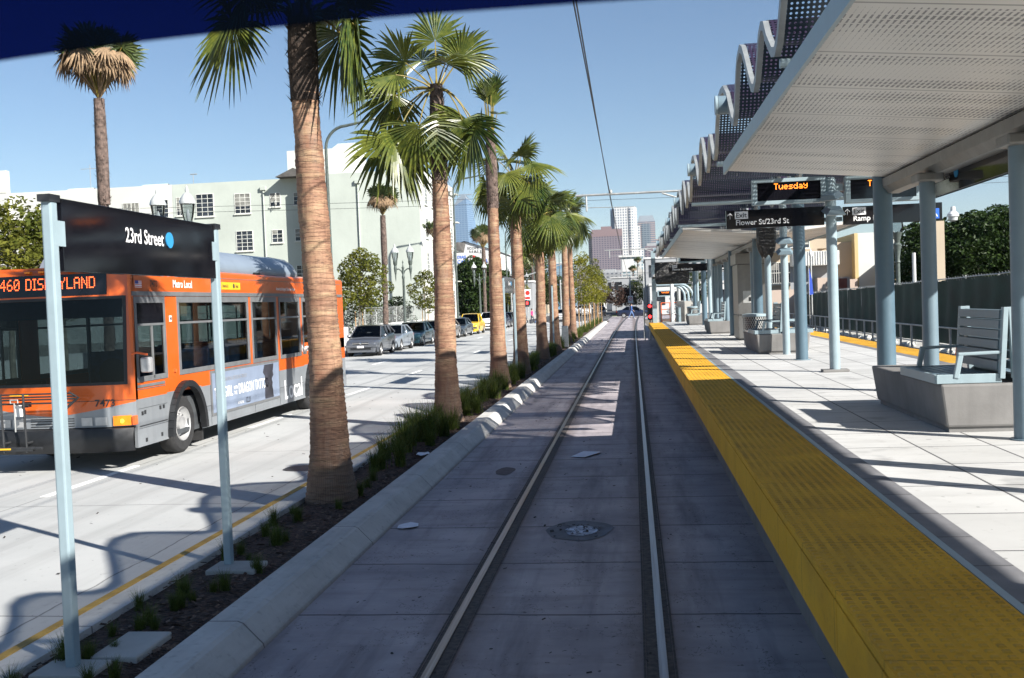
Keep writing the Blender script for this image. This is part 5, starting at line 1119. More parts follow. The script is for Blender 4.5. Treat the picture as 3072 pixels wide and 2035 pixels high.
# destination sign
m=MB(); fgrid(m,-.93,.93,2.735,3.07,.008,14,2); ds=m.build('destination_sign','black_gloss',bus,smooth=60)
m=MB(); end=led(m,'460 DISNEYLAND',-.80,3.02,0,.0172,.0262,lambda u,w:fy(u,w)-.014,.7); wtot=end+.80
m.v=[(x*(1.60/wtot),y,z) for x,y,z in m.v]
mx=max(v[0] for v in m.v); m.v=[(x+(.755-mx),y,z) for x,y,z in m.v]; m.v=[(x,fy(x,z)-.014,z) for x,y,z in m.v]
m.build('led_text','led_red_orange',ds,smooth=0)
for x in (-1.0,-.35,-.12,.12,.35,1.02): m=MB(); m.box(x-.045,x+.045,fy(x,3.1)-.02,fy(x,3.1)+.06,3.105,3.135); m.build('marker_light','signal_amber',bus,smooth=0)
# lights
for s in (1,-1):
    for a,b in ((.48,.655),(.70,.885)): m=MB(); fgrid(m,min(s*a,s*b),max(s*a,s*b),.71,.835,.012,4,2); m.build('headlight','alloy',bus,smooth=0)
    m=MB(); fgrid(m,min(s*.98,s*1.245),max(s*.98,s*1.245),.695,.85,.028,4,2); t=m.build('turn_signal','signal_amber',bus,smooth=0); m=MB(); m.lathe([(.035,-.0),(.03,-.004)],(s*1.11,fy(1.11,.78)-.032,.765),12,axis='y'); m.build('bulb_glow','lamp_amber',t,smooth=0)
    m=MB(); m.box(s*1.285-.02,s*1.285+.02,.10,.2,.70,.84); m.build('side_marker','orange_plastic',bus,smooth=0)
m=MB()
for z in (.705,.745,.785,.82): fgrid(m,-.36,.36,z,z+.013,.006,8,1)
for k in range(9):
    pass
m.build('grille','black_plastic',bus,smooth=0)
m=MB(); m.text('7473',(.70,fy(.7,1.0)-.012,1.005),(1,.10,0),(0,0,1),.105,'dark_letters',1.1); m.build('fleet_number',None,bus,smooth=0)
# bike rack
m=MB(); yk=-.30
for z,x0,x1 in ((1.20,-1.0,.55),(1.245,-.9,.45),(1.10,-.95,.5),(1.16,-1,.55)): m.tube([(x0,yk+.05,z),(x1,yk+.05,z)],.014,6)
for x in (-.62,-.25): m.tube([(x,yk,.36),(x,yk-.03,1.26)],.017,6); m.tube([(x,yk,.5),(x,.0,.5)],.02,6)
m.tube([(.45,yk+.05,1.26),(.60,yk+.05,1.18),(.35,yk+.05,.98)],.02,6); m.tube([(-.9,yk,.42),(.0,yk,.42)],.025,6); m.tube([(.2,yk,1.10),(.42,yk,1.11)],.02,6,'pale_blue_paint')
m.box(-.62,-.15,yk-.02,yk+.06,.38,.44,'dark_metal'); m.box(-.70,-.5,yk-.03,yk-.02,.405,.43,'sticker_yellow'); m.box(-.5,-.2,yk+.02,yk+.03,1.225,1.237,'sticker_yellow')
m.box(-.47,-.36,yk+.1,yk+.18,.9,1.08,'white_paint'); m.box(-.36,-.26,yk+.1,yk+.2,1.04,1.12)
m.tube([(-.40,yk-.03,.68),(-.40,yk-.03,1.12),(-.46,yk-.03,1.12),(-.46,yk-.03,1.17),(-.34,yk-.03,1.17),(-.34,yk-.03,1.12)],.012,6,'galvanised')
m.mats=['dark_metal' if x is None else x for x in m.mats]; m.build('bike_rack',None,bus,smooth=40)
# mirrors
m=MB(); m.tube([(1.30,.12,1.80),(1.42,.05,1.82),(1.50,.22,1.78)],.018,8,'orange_plastic'); m.build('mirror_arm',None,bus); m=MB(); m.box(1.40,1.56,.16,.30,1.50,1.74); m.build('mirror','alloy',bus,smooth=0,bevel=.03)
m=MB(); m.tube([(-1.25,.1,2.5),(-1.45,-.15,2.5),(-1.45,-.15,2.1)],.018,8); m.box(-1.53,-1.37,-.2,-.12,1.8,2.1); m.build('mirror','black_plastic',bus)
# roof fairing
m=MB(); m.prism([(1.22,3.16),(1.25,3.24),(1.15,3.42),(.95,3.56),(.6,3.64),(-.6,3.64),(-.95,3.56),(-1.15,3.42),(-1.25,3.24),(-1.22,3.16)],1.9,8.3,'y'); rf=m.build('roof_fairing','bus_fairing',bus,smooth=50)
m=MB(); 
for y in (8.25,): m.prism([(1.235,3.16),(1.265,3.24),(1.165,3.43),(.965,3.575),(.6,3.655),(-.6,3.655),(-.965,3.575),(-1.165,3.43),(-1.265,3.24),(-1.235,3.16)],y,y+.07,'y')
m.build('fairing_edge','white_paint',rf,smooth=0)
m=MB(); m.box(1.14,1.27,3.2,3.45,3.15,3.2); m.box(1.14,1.27,5.6,5.9,3.15,3.2); m.box(-1.2,1.2,1.9,8.3,3.13,3.17); m.build('fairing_mount','black_plastic',rf,smooth=0)
m=MB(); m.text('metro',(1.24,2.85,3.27),(0,1,0),(-.47,0,.88),.22,'white_letters',1.2); m.build('fairing_lettering',None,rf,smooth=0)
m=MB(); m.text('Local',(-.55,1.893,3.24),(1,0,0),(0,0,1),.22,'white_letters',1.3); m.build('front_lettering',None,rf,smooth=0)
for x,y in ((.72,.25),(1.08,.9)): m=MB(); m.lathe([(.06,3.19),(.055,3.27),(.02,3.285)],(x,y,0),12); m.build('roof_sensor','white_paint',bus)
# side lettering, poster, details  (visible +x side)
X=HWB+.004
def stext(st,y,z,h,mat,xs=1,nm='lettering'):
    m=MB(); m.text(st,(X,y,z),(0,1,0),(0,0,1),h,mat,xs); return m.build(nm,None,bus,smooth=0)
stext('Metro Local',1.66,2.845,.13,'white_letters',.84); stext('7473',.83,2.85,.10,'dark_letters',.95,'fleet_number'); stext("America's largest Clean-Air Fleet",6.75,2.84,.065,'white_letters',1.)
stext('Metro',8.30,1.42,.17,'white_letters',1.1); stext('Local',6.98,.43,.42,'white_letters',1.0)
m=MB(); m.box(1.29,X,3.74,4.68,2.83,2.97); q=m.build('yellow_sticker','sticker_yellow',bus,smooth=0); m=MB(); m.text("America's",(X+.003,3.78,2.87),(0,1,0),(0,0,1),.065,'dark_letters',.8); m.text("Best",(X+.003,4.44,2.87),(0,1,0),(0,0,1),.065,'dark_letters',.8); m.lathe([(.05,X+.001),(.045,X+.003)],(0,4.35,2.9),12,axis='x'); m.mats=['dark_letters']*len(m.mats); m.build('lettering',None,q,smooth=0)
m=MB(); fl=m; m.box(1.29,X,.33,.55,2.83,2.94,'white_letters')
for k in range(4): m.box(X,X+.002,.33,.55,2.84+k*.028,2.852+k*.028,'flag_red')
m.box(X+.001,X+.004,.33,.43,2.89,2.94,'flag_blue'); m.build('flag_sticker',None,bus,smooth=0)
m=MB(); m.box(1.29,X,1.47,1.56,2.27,2.37); q=m.build('m_sticker','white_letters',bus,smooth=0); m=MB(); m.text('M',(X+.003,1.485,2.285),(0,1,0),(0,0,1),.07,'dark_letters',.85); m.build('lettering',None,q,smooth=0)
m=MB(); m.box(1.29,X+.012,3.02,6.68,.50,1.33); po=m.build('poster_frame','bus_grey_trim',bus,smooth=0)
m=MB(); m.box(X+.012,X+.016,3.07,6.63,.55,1.28); pp=m.build('poster','poster_grey',po,smooth=0)
XP=X+.020
m=MB(); m.text('THE INTERNATIONAL BEST-SELLING TRILOGY',(XP,3.35,1.10),(0,1,0),(0,0,1),.07,'grey_letters',.68); m.text('THE GIRL',(XP,3.14,.80),(0,1,0),(0,0,1),.20,'white_letters',.72); m.text('WITH',(XP,4.06,.90),(0,1,0),(0,0,1),.07,'white_letters',.8); m.text('THE',(XP,4.06,.80),(0,1,0),(0,0,1),.07,'white_letters',.9); m.text('DRAGON TATTOO',(XP,4.30,.80),(0,1,0),(0,0,1),.20,'white_letters',.66); m.text('IN THEATRES',(XP,4.25,.60),(0,1,0),(0,0,1),.05,'white_letters',.7); m.text('12.21',(XP,4.65,.59),(0,1,0),(0,0,1),.11,'dark_letters',.8); m.build('poster_lettering',None,pp,smooth=0)
m=MB(); rnd=random.Random(5); pl_=[(5.75,.56)]+[(5.72+.06*rnd.uniform(-1,1),.56+.72*i/9) for i in range(1,9)]+[(5.76,1.27),(6.3,1.27)]+[(6.22+.07*rnd.uniform(-1,1),1.27-.72*i/9) for i in range(1,9)]+[(6.25,.56)]
m.prism(pl_,XP-.002,XP,'x'); m.build('poster_dark_shape','poster_dark',pp,smooth=0)
m=MB(); m.box(X,X+.008,.24,1.18,1.255,1.30); m.box(X,X+.006,.22,1.2,1.225,1.235); m.build('air_vent','bus_grey_trim',bus,smooth=0)
m=MB()
for z in (.93,.62): m.box(X,X+.002,.24,1.24,z-.004,z+.0)
m.box(X,X+.004,.26,1.22,.645,.66)
for y,z in ((.45,.86),(.98,.88),(.46,.42),(1.0,.44),(.36,.85),(1.1,.885)): m.box(X,X+.006,y-.03,y+.03,z-.03,z+.03)
for y in (3.0,5.2,6.7,7.6): m.box(X-.001,X+.001,y,y+.008,.34,1.07)
m.box(X-.001,X+.001,2.7,8.4,.70,.706); m.build('panel_seams','dark_metal',bus,smooth=0)
m=MB(); m.box(X-.02,X+.03,1.55,1.6,1.42,1.47); m.build('reflector','orange_plastic',bus,smooth=0)
m=MB(); m.box(1.0,1.28,2.62,2.66,.12,.45); m.build('mud_flap','rubber',bus,smooth=0)
# driver (only shapes behind the glass)
def person(name_lab,loc,rz,shirt,pants,stride=.25,H=1.72,arm=.2,shoes='cloth_dark',bag=None,hair='hair_dark',sit=False,lean=0,sc=1):
    t=thing('person',name_lab,'person',loc,rz); k=H/1.75
    me=bpy.data.meshes.new('body'); 
    V={};E=[];Rr=[]
    def v(n,x,y,z,r): V[n]=len(Rr); Rr.append(((x*k,y*k,z*k),r*k))
    # faces -y ; walking along -y
    v('pel',0,0,.95,.135);v('wst',0,-.01,1.10,.12);v('chs',0,-.02,1.32,.145);v('shl',0,-.02,1.44,.10);v('nck',0,-.03,1.52,.055);v('hd0',0,-.04,1.60,.075);v('hd1',0,-.03,1.70,.085)
    for s,nm in ((1,'R'),(-1,'L')):
        st=stride*s
        v('hip'+nm,.09*s,0,.90,.095);v('kne'+nm,.10*s,-st*.55-.04,.50,.062);v('ank'+nm,.10*s,-st+.06*(1 if st<0 else 0),.09,.042);v('toe'+nm,.11*s,-st-.14,.04,.036)
        v('sho'+nm,.17*s,-.02,1.42,.06);v('elb'+nm,.22*s,arm*s*.5+.02,1.14,.042);v('wri'+nm,.21*s,arm*s-.10,.93,.030);v('pal'+nm,.20*s,arm*s-.15,.86,.034)
        for a,b in (('pel','hip'),):E.append((a,b+nm))
        E+= [('hip'+nm,'kne'+nm),('kne'+nm,'ank'+nm),('ank'+nm,'toe'+nm),('shl','sho'+nm),('sho'+nm,'elb'+nm),('elb'+nm,'wri'+nm),('wri'+nm,'pal'+nm)]
        for j in range(4):
            fn='f%d'%j+nm; v(fn,(.20-.018+.012*j)*s,arm*s-.17-.004*j,.79-.004*abs(j-1.5),.009); E.append(('pal'+nm,fn))
        v('th'+nm,.17*s,arm*s-.19,.83,.011);E.append(('pal'+nm,'th'+nm))
    E+=[('pel','wst'),('wst','chs'),('chs','shl'),('shl','nck'),('nck','hd0'),('hd0','hd1')]
    me.from_pydata([p for p,_ in Rr],[(V[a],V[b]) for a,b in E],[]); o=bpy.data.objects.new('body',me); S.collection.objects.link(o)
    md=o.modifiers.new('skin','SKIN'); 
    for i,(p,r) in enumerate(Rr): me.skin_vertices[0].data[i].radius=(r,r*.85 if i in (0,1,2,3) else r)
    me.skin_vertices[0].data[0].use_root=True
    sb=o.modifiers.new('sub','SUBSURF'); sb.levels=1; sb.render_levels=2
    dg=bpy.context.evaluated_depsgraph_get(); dg.update(); m2=bpy.data.meshes.new_from_object(o.evaluated_get(dg)); bpy.data.objects.remove(o)
    body=bpy.data.objects.new('body',m2); S.collection.objects.link(body); body.parent=t; m2.materials.clear()
    for x in ('skin',shirt,pants,shoes,hair): m2.materials.append(MATS[x])
    for f in m2.polygons:
        c=f.center/k; z=c.z; f.use_smooth=True
        if z<.11: i=3
        elif abs(c.x)<.19 and z<1.0: i=2
        elif z<1.50 and not (z<1.02 and abs(c.x)>.16): i=1
        else: i=0
        f.material_index=i
    m=MB(); m.lathe([(.001,.115),(.055,.105),(.09,.06),(.098,.0),(.085,-.06),(.06,-.08)],(0,.012*k,1.70*k),14); m.v=[(x,y if y>-.06 else y*.75,z) for x,y,z in m.v]; m.build('hair',hair,t)
    m=MB(); m.lathe([(.001,-.03),(.012,-.015),(.016,.02)],(0,-.125*k,1.645*k),6,axis='y')
    for s in (-1,1): m.box(s*.032*k-.01,s*.032*k+.01,-.118*k,-.10*k,1.668*k,1.684*k)
    m.build('face_features','skin',t,smooth=0)
    if bag: m=MB(); m.box(-.15*k,.15*k,.10*k,.27*k,1.02*k,1.42*k); m.build('backpack',bag,t,smooth=0,bevel=.04)
    return t
person('man in blue shirt and pale jeans walking across the tracks past the dark sedan',(-.22,125.5,0),R(90),'cloth_blue','cloth_denim',.32,1.80,.18,'shoe_white','cloth_dark')
person('pedestrian in a pink top waiting by the junction kerb',(-11.45,116.8,.0),R(60),'cloth_pink','cloth_dark',.2,1.68,.1)
person('pedestrian in dark clothes with pale blue bag beside the pink top',(-10.85,117.3,.0),R(100),'cloth_dark','cloth_denim',.28,1.75,.15,bag='pale_blue_paint')
person('child sized pedestrian in blue next to the dark clothed adult',(-10.35,117.2,0),R(80),'cloth_blue','cloth_denim',.2,1.35,.1)
# ================================================================ CARS
car_paint('car_gunmetal',(.13,.14,.16)); car_paint('car_silver',(.30,.34,.39)); car_paint('car_teal',(.018,.055,.075)); car_paint('car_beige',(.24,.22,.20)); car_paint('car_slate',(.07,.085,.105)); car_paint('car_yellow',(.75,.48,.03),.0); car_paint('car_white',(.72,.73,.74),0); car_paint('car_navy',(.012,.018,.045),.2); car_paint('car_black',(.012,.013,.016),.2); car_paint('car_blue_grey',(.12,.16,.21))
def car(label,cat,loc,rz,paint,kind='sedan',L=4.5,Wd=1.76,H=1.46,detail=True,wheels='alloy',group=None,nm='parked_car'):
    # local: front at y=0 facing -y, length along +y
    t=thing(nm,label,cat,loc,rz,group)
    w=Wd/2; bz=.93 if kind!='suv' else 1.08
    sh={'sedan':dict(cowl=1.25,wtop=1.95,rtop=3.15,deck=3.75,deckz=1.02),'hatch':dict(cowl=1.0,wtop=1.75,rtop=3.35,deck=4.05,deckz=1.10),'suv':dict(cowl=1.25,wtop=1.9,rtop=L-.35,deck=L-.08,deckz=1.12),'pickup':dict(cowl=1.2,wtop=1.8,rtop=2.75,deck=2.95,deckz=1.05)}[kind]
    hz=bz-.04 if kind!='pickup' else 1.0
    def hood(y):
        if y<.12: return .62+ (hz-.14-.62)*(y/.12)**.5
        if y<sh['cowl']: return hz-.14+.14*((y-.12)/(sh['cowl']-.12))**.7
        if y<sh['deck']: return bz+(sh['deckz']-bz)*max(0,(y-sh['cowl'])/(sh['deck']-sh['cowl']))
        e=(y-sh['deck'])/(L-sh['deck']+1e-6); return sh['deckz']-(.06*e if e<.8 else .06+ .35*((e-.8)/.2)**2)
    def wid(y):
        e=min(y,L-y); return w*(.80+.20*min(1,(e/.45))**.5) if e<.45 else w
    ys=[0,.04,.12,.25,.45,.7,1.,1.3,1.7,2.2,2.7,3.2,3.6]+[L-.7,L-.45,L-.25,L-.1,L-.02,L]; ys=sorted(set(round(y,3) for y in ys if y<=L))
    fw,rw=.85,L-.92 if kind!='pickup' else L-1.05; wr=.315 if kind!='suv' else .36
    if kind=='pickup': wr=.35
    m=MB(); rows=[]
    ysd=sorted(set(ys+[round(c+wr*1.13*math.sin(a),3) for c in (fw,rw) for a in [PI*(i/10-.5) for i in range(11)]]))
    v=[];n=9
    for y in ysd:
        ww=wid(y);ht=hood(y);zb=.22
        for c in (fw,rw):
            d=abs(y-c); R_=wr*1.13
            if d<R_: zb=max(zb,wr+math.sqrt(R_*R_-d*d)-.02)
        zb=min(zb,ht-.12); zs=.62
        prof=[(ww*.93,zb),(ww*.985,zb+(zs-zb)*.45 if zb<zs else zb+.02),(ww,max(zs,zb+.03)),(ww*.985,max(zs,zb+.03)+(ht-.06-max(zs,zb+.03))*.7),(ww*.93,ht-.03),(ww*.80,ht),(0,ht+.03)]
        v+= [(x,y,z) for x,z in prof]+[(-x,y,z) for x,z in reversed(prof[:-1])]
    k=13;f=[]
    for i in range(len(ysd)-1):
        for j in range(k-1): f.append((i*k+j,i*k+j+1,(i+1)*k+j+1,(i+1)*k+j))
    f.append(tuple(range(k))); f.append(tuple((len(ysd)-1)*k+j for j in range(k-1,-1,-1)))
    m.add(v,f); m.build('body',paint,t,smooth=40)
    m=MB(); m.box(-w*.9,w*.9,.1,L-.1,.2,.5); m.build('underbody','black_plastic',t,smooth=0)
    # greenhouse
    c0,c1,c2,c3=sh['cowl'],sh['wtop'],sh['rtop'],sh['deck']; zt=H; wb=w*.90; wt=w*.70; dz=sh['deckz']
    gh=[(c0,bz+.01),(c1,zt-.05),((c1+c2)/2,zt),(c2,zt-.05),(c3,dz+.01)]
    m=MB()
    def gw(z): return wb+(wt-wb)*(z-bz)/(zt-bz)
    v=[];
    for y,z in gh: v+=[(gw(z),y,z),(-gw(z),y,z)]
    m.add(v+[(wb,y,bz) for y,z in gh]+[(-wb,y,bz) for y,z in gh],[(0,2,3,1),(6,8,9,7)]+[(0,10,11,2),(2,11,12,4),(4,12,13,6),(6,13,14,8)]+[(1,3,16,15),(3,5,17,16),(5,7,18,17),(7,9,19,18)])
    m.build('glass_house','car_glass',t,smooth=0)
    m=MB(); # roof and pillars
    m.sheet(lambda u,v_:((gw(zt-.05)+.012)*(2*u-1),c1+(c2-c1)*v_,zt-.045+.05*math.sin(PI*v_)**.6+.02*(1-(2*u-1)**2)),6,6)
    for s in (1,-1):
        e=.012
        m.bar((s*(wb+e),c0,bz),(s*(wt+e+.02),c1,zt-.05),.05,.05); m.bar((s*(wb+e),c3,dz),(s*(wt+e+.02),c2,zt-.05),.09,.07)
        m.bar((s*(wt+e+.015),c1,zt-.045),(s*(wt+e+.015),c2,zt-.045),.05,.05)
        if kind!='pickup': ym=(c0+c3)/2+.0; m.bar((s*(wb+e),ym,bz),(s*(wt+e+.02),ym,zt-.03),.06,.08)
        if kind=='hatch' or kind=='suv': m.bar((s*(wb+e),c2-.1,dz),(s*(wt+e+.02),c2-.25,zt-.03),.06,.10)
    m.build('roof',paint,t,smooth=30)
    if kind=='pickup':
        m=MB(); m.box(-w*.86,w*.86,3.05,L-.1,1.05,1.075); m.build('bed_floor','black_plastic',t,smooth=0)
    for s in (1,-1):
        for c in (fw,rw):
            m=MB(); m.lathe([(wr*.6,-.09),(wr*.93,-.10),(wr,-.06),(wr,.06),(wr*.93,.10),(wr*.6,.09)],(s*(w-.11),c,wr),22,axis='x',caps=False); wl=m.build('wheel','rubber',t)
            m=MB(); m.lathe([(wr*.64,s*.09),(wr*.60,s*.07),(wr*.30,s*.05),(wr*.22,s*.085),(.001,s*.09)],(s*(w-.11),c,wr),20,axis='x',caps=False); rim=m.build('rim',wheels,wl)
            m=MB()
            for q in range(5):
                a=2*PI*q/5+.3; m.lathe([(wr*.12,s*.074),(.001,s*.078)],(s*(w-.11),c+wr*.43*math.cos(a),wr+wr*.43*math.sin(a)),6,axis='x')
            m.build('rim_gaps','black_plastic',rim,smooth=0)
        m=MB(); yy=.10 if kind!='pickup' else .03
        m.add([(s*w*.50,.035,.60),(s*w*.84,.12,.60),(s*w*.90,.34,.74),(s*w*.80,.22,hz-.13),(s*w*.52,.085,hz-.18)],[(0,1,2,3,4)]); m.v=[(x+s*.012,y-.035,z+.01) for x,y,z in m.v]; m.build('headlight','chrome' if detail else 'alloy',t,smooth=0)
        m=MB(); m.lathe([(.01,-.1),(.08,-.05),(.09,.04),(.06,.08)],(s*(w+.08),c0+.25,bz+.07),8,axis='x'); m.build('mirror',paint,t)
        m=MB(); m.box(s*w*.72-.14,s*w*.72+.14,L-.02,L+.008,.72,.86); m.build('tail_light','red_paint',t,smooth=0)
        m=MB()
        for yy2 in ((c0+c3)/2-.02,c0+.15,c3-.25): m.box(s*(w+.001)-.002,s*(w+.001)+.002,yy2,yy2+.012,.36,bz-.06)
        m.box(s*(w+.006)-.012,s*(w+.006)+.012,(c0+c3)/2-.28,(c0+c3)/2-.10,bz-.20,bz-.17); m.build('door_seams','dark_metal',t,smooth=0)
    m=MB(); m.box(-w*.46,w*.46,-.012,.06,.60,.70 if kind!='pickup' else .78,'black_plastic'); m.box(-w*.60,w*.60,-.03,.05,.34,.45,'black_plastic'); m.box(-w*.48,w*.48,-.02,-.008,.645,.665,'chrome'); m.build('grille',None,t,smooth=0)
    m=MB(); m.box(-w*.93,w*.93,-.045,.2,.46,.59); m.build('front_bumper',paint if kind!='pickup' else 'chrome',t,smooth=0,bevel=.03)
    m=MB(); m.box(-.17,.17,-.058,-.046,.44,.54); m.build('number_plate','white_letters',t,smooth=0)
    m=MB(); m.lathe([(.05,-.022),(.03,-.03)],(0,0,.66),12,axis='y'); m.build('emblem','chrome',t)
    m=MB(); 
    for x in (-.4,.4): m.box(x-.26,x+.26,(c0+c2)/2-.4,(c0+c2)/2-.25,.6,1.22); 
    m.box(-w*.8,w*.8,c0+.05,c0+.35,.7,bz-.02); m.build('interior','black_plastic',t,smooth=0,bevel=.03)
    return t
GP='cars parked nose towards us along the left kerb'
xk=-13.55
car('grey hatchback nearest in the row of parked cars, front wheel by the bus rear','car',(xk+.05,49.9,0),0,'car_gunmetal','hatch',4.35,1.72,1.53,group=GP)
car('silver sedan parked directly behind the grey hatchback','car',(xk-.05,54.9,0),0,'car_silver','sedan',4.5,1.74,1.42,group=GP)
car('dark teal sedan parked third in the row, half behind a palm trunk','car',(xk,60.7,0),0,'car_teal','sedan',4.55,1.78,1.46,group=GP)
car('beige older sedan parked just right of the second palm trunk','car',(xk+.05,70.6,0),0,'car_beige','sedan',4.6,1.76,1.40,group=GP)
car('slate grey boxy sedan parked in front of the yellow truck','car',(xk+.1,76.0,0),0,'car_slate','sedan',4.8,1.78,1.42,group=GP)
car('bright yellow pickup truck parked in the row','pickup truck',(xk+.2,82.3,0),0,'car_yellow','pickup',4.7,1.72,1.66,group=GP)
car('white car parked behind the yellow pickup, mostly hidden by the third palm','car',(xk+.4,92.3,0),0,'car_white','suv',4.6,1.8,1.65,group=GP)
car('dark navy sedan parked beyond the third palm','car',(xk+.5,97.9,0),0,'car_navy','sedan',4.5,1.74,1.42,group=GP)
car('black car parked behind the dark navy sedan','car',(xk+.4,103.6,0),0,'car_black','hatch',4.3,1.74,1.5,group=GP)
car('blue grey sedan parked last before the junction','car',(xk+.6,113.2,0),0,'car_blue_grey','sedan',4.5,1.74,1.45,group=GP)
car('dark car hidden between the trunks past the teal sedan','car',(xk,65.6,0),0,'car_slate','sedan',4.5,1.74,1.43,group=GP)
car('dark blue sedan crossing the junction behind the walking man','car',(2.35,133.2,0),R(90),'car_navy','sedan',4.45,1.74,1.45,nm='sedan')
GO='cars waiting on the avenue beyond the junction'
car('white car between the fourth and fifth palms across the junction','car',(-9.6,146,0),0,'car_white','sedan',4.5,1.76,1.45,group=GO,nm='car')
car('second white car seen just left of the seventh palm','car',(-8.6,172,0),0,'car_white','suv',4.5,1.8,1.65,group=GO,nm='car')
car('dark car behind the white car across the junction','car',(-10.4,158,0),0,'car_black','suv',4.6,1.8,1.7,group=GO,nm='car')
car('black sedan leading the queue beside the planted median','car',(-4.9,152,0),0,'car_black','sedan',4.5,1.76,1.42,group=GO,nm='car')
car('white van right behind the black sedan in the queue','van',(-5.2,159,0),0,'car_white','suv',4.8,1.9,1.95,group=GO,nm='van')
car('white car left of the van in the next lane','car',(-7.6,166,0),0,'car_white','suv',4.6,1.8,1.7,group=GO,nm='car')
car('small white car just right of the last palm trunk','car',(-8.9,127,0),R(0),'car_white','sedan',4.4,1.75,1.45,group=GO,nm='car')
car('silver car farther back in the avenue traffic','car',(-6.9,190,0),0,'car_silver','sedan',4.5,1.75,1.45,group=GO,nm='car')
car('distant white car small in the far lane','car',(-11.2,205,0),0,'car_white','sedan',4.5,1.75,1.45,group=GO,nm='car')
tag(MB().box(-2.9,-.0,142.5,146,.1,.16).build('median_grass','grass_leaf',smooth=0),'low green planting on the far median nose','planting',kind='stuff')
# ================================================================ BUILDINGS
simple('window_blind',(.22,.22,.20),.8,0,.3,2)
def window(parent,x0,x1,z0,z1,y,nx=3,nz=4,face='y',sgn=-1,fr='window_frame_white',open_=False):
    # face y: on a plane y=const facing -y ; face x: plane x=const facing +x (x0,x1 are then y range)
    def B(m,a,b,c,d,o0,o1):
        if face=='y': m.box(a,b,min(y-o0,y-o1),max(y-o0,y-o1),c,d)
        else: m.box(min(y+o0,y+o1),max(y+o0,y+o1),a,b,c,d)
    m=MB(); t=.045
    for a,b,c,d in ((x0-t,x1+t,z1,z1+t),(x0-t,x1+t,z0-t,z0),(x0-t,x0,z0,z1),(x1,x1+t,z0,z1)): B(m,a,b,c,d,0,.05)
    for i in range(1,nx): xx=x0+(x1-x0)*i/nx; B(m,xx-.02,xx+.02,z0,z1,.01,.035)
    for i in range(1,nz): zz=z0+(z1-z0)*i/nz; B(m,x0,x1,zz-.02,zz+.02,.01,.032)
    w=m.build('window',fr,parent,smooth=0)
    m=MB(); B(m,x0,x1,z0,z1,.0,.012); m.build('pane','window_dark',w,smooth=0)
    q=int(abs(x0*13.7+z0*7.1))%4
    if q<2: m=MB(); B(m,x0+.03,(x1-.03 if q else (x0+x1)/2),z1-(z1-z0)*(.35+.3*q),z1-.02,.011,.014); m.build('blind','window_blind',w,smooth=0)
    m=MB(); B(m,x0-.12,x1+.12,z0-.16,z0-.05,0,.14); m.build('sill','wall_cream',w,smooth=0)
    if open_:
        xm=(x0+x1)/2; m=MB()
        for zz in (z0+.05,(z0+z1)/2,z1-.05): m.bar((xm,y-.04,zz),(xm+.28,y-.55,zz),.04,.04)
        m.bar((xm+.28,y-.55,z0+.05),(xm+.28,y-.55,z1-.05),.04,.04); m.build('open_sash',fr,w,smooth=0)
    return w
yb=95.0; yl=96.35
B=thing('apartment_building','long four storey cream and pale green building with scattered small windows','building',(-19.5,95,0)); B.location=(0,0,0)
m=MB(); m.box(-30.7,-19.5,yb,yb+18.5,0,15.25); m.build('green_block','wall_mint',B,smooth=0)
m=MB(); m.box(-44.2,-30.7,yl,yl+17,0,15.2); m.build('pale_green_wing','wall_mint',B,smooth=0)
m=MB(); m.box(-61.0,-44.2,yl+.02,yl+17,0,15.22); m.build('cream_wing','wall_cream',B,smooth=0)
m=MB(); m.box(-90,-61.0,yl-.6,yl+17,0,15.2); m.box(-62.4,-61.05,yl-.65,yl,15.2,17.4); m.build('far_wing','wall_cream',B,smooth=0)
m=MB(); m.box(-19.5,-19.38,yb,yb+18.5,0,15.4); m.box(-19.4,-19.2,yb+1,yb+18.5,14.4,14.6); m.build('street_face','wall_cream',B,smooth=0)
m=MB(); m.box(-30.75,-30.55,yb-.12,yb,.2,15.0); m.build('corner_pilaster','wall_cream',B,smooth=0)
# rooftop block and vents
m=MB(); m.box(-33.4,-26.7,99,104,15.2,18.25); tw=m.build('rooftop_tower','wall_cream',B,smooth=0)
m=MB(); m.prism([(99,18.2),(104,18.2),(101.5,19.1)],-28.9,-26.6,'x'); m.build('tower_gable','roof_pale',tw,smooth=0)
for x,wd in ((-55.3,3.6),(-47.2,3.5),(-31.0,2.0)):
    m=MB(); m.add([(x-wd,100,15.15),(x+wd*.2,100,15.15),(x,102,16.1),(x-wd*.75,102,16.1),(x-wd,104,15.15),(x+wd*.2,104,15.15)],[(0,1,2,3),(3,2,5,4)]); v=m.build('roof_vent','roof_pale',B,smooth=0); m=MB(); m.add([(x+.22*wd,100,15.15),(x+.02,102,16.1),(x+.22*wd,104,15.15)],[(0,1,2)]); m.build('vent_gable','roof_dark',v,smooth=0)
m=MB(); m.prism([(-33.3,15.2),(-30.2,15.2),(-31.5,16.0)],94.9,97.5,'y'); v=m.build('roof_vent','roof_dark',B,smooth=0)
for x in (-25.3,-35.0):
    m=MB(); m.tube([(x,(yb if x>-30 else yl)-.1,1.5),(x,(yb if x>-30 else yl)-.1,14.3)],.07,6); m.box(x-.25,x+.25,(yb if x>-30 else yl)-.25,(yb if x>-30 else yl),14.2,14.55); m.build('drain_pipe','wall_mint',B,smooth=40)
m=MB(); m.tube([(-42,yl,15.2),(-42,yl,16.1)],.03,5); m.tube([(-42.3,yl,16.1),(-41.6,yl,16.1)],.05,5); m.tube([(-54,99,15.2),(-54,99,18.)],.03,5); m.tube([(-55,99,17.6),(-53.2,99,17.6)],.03,5); m.build('aerial','galvanised',B)
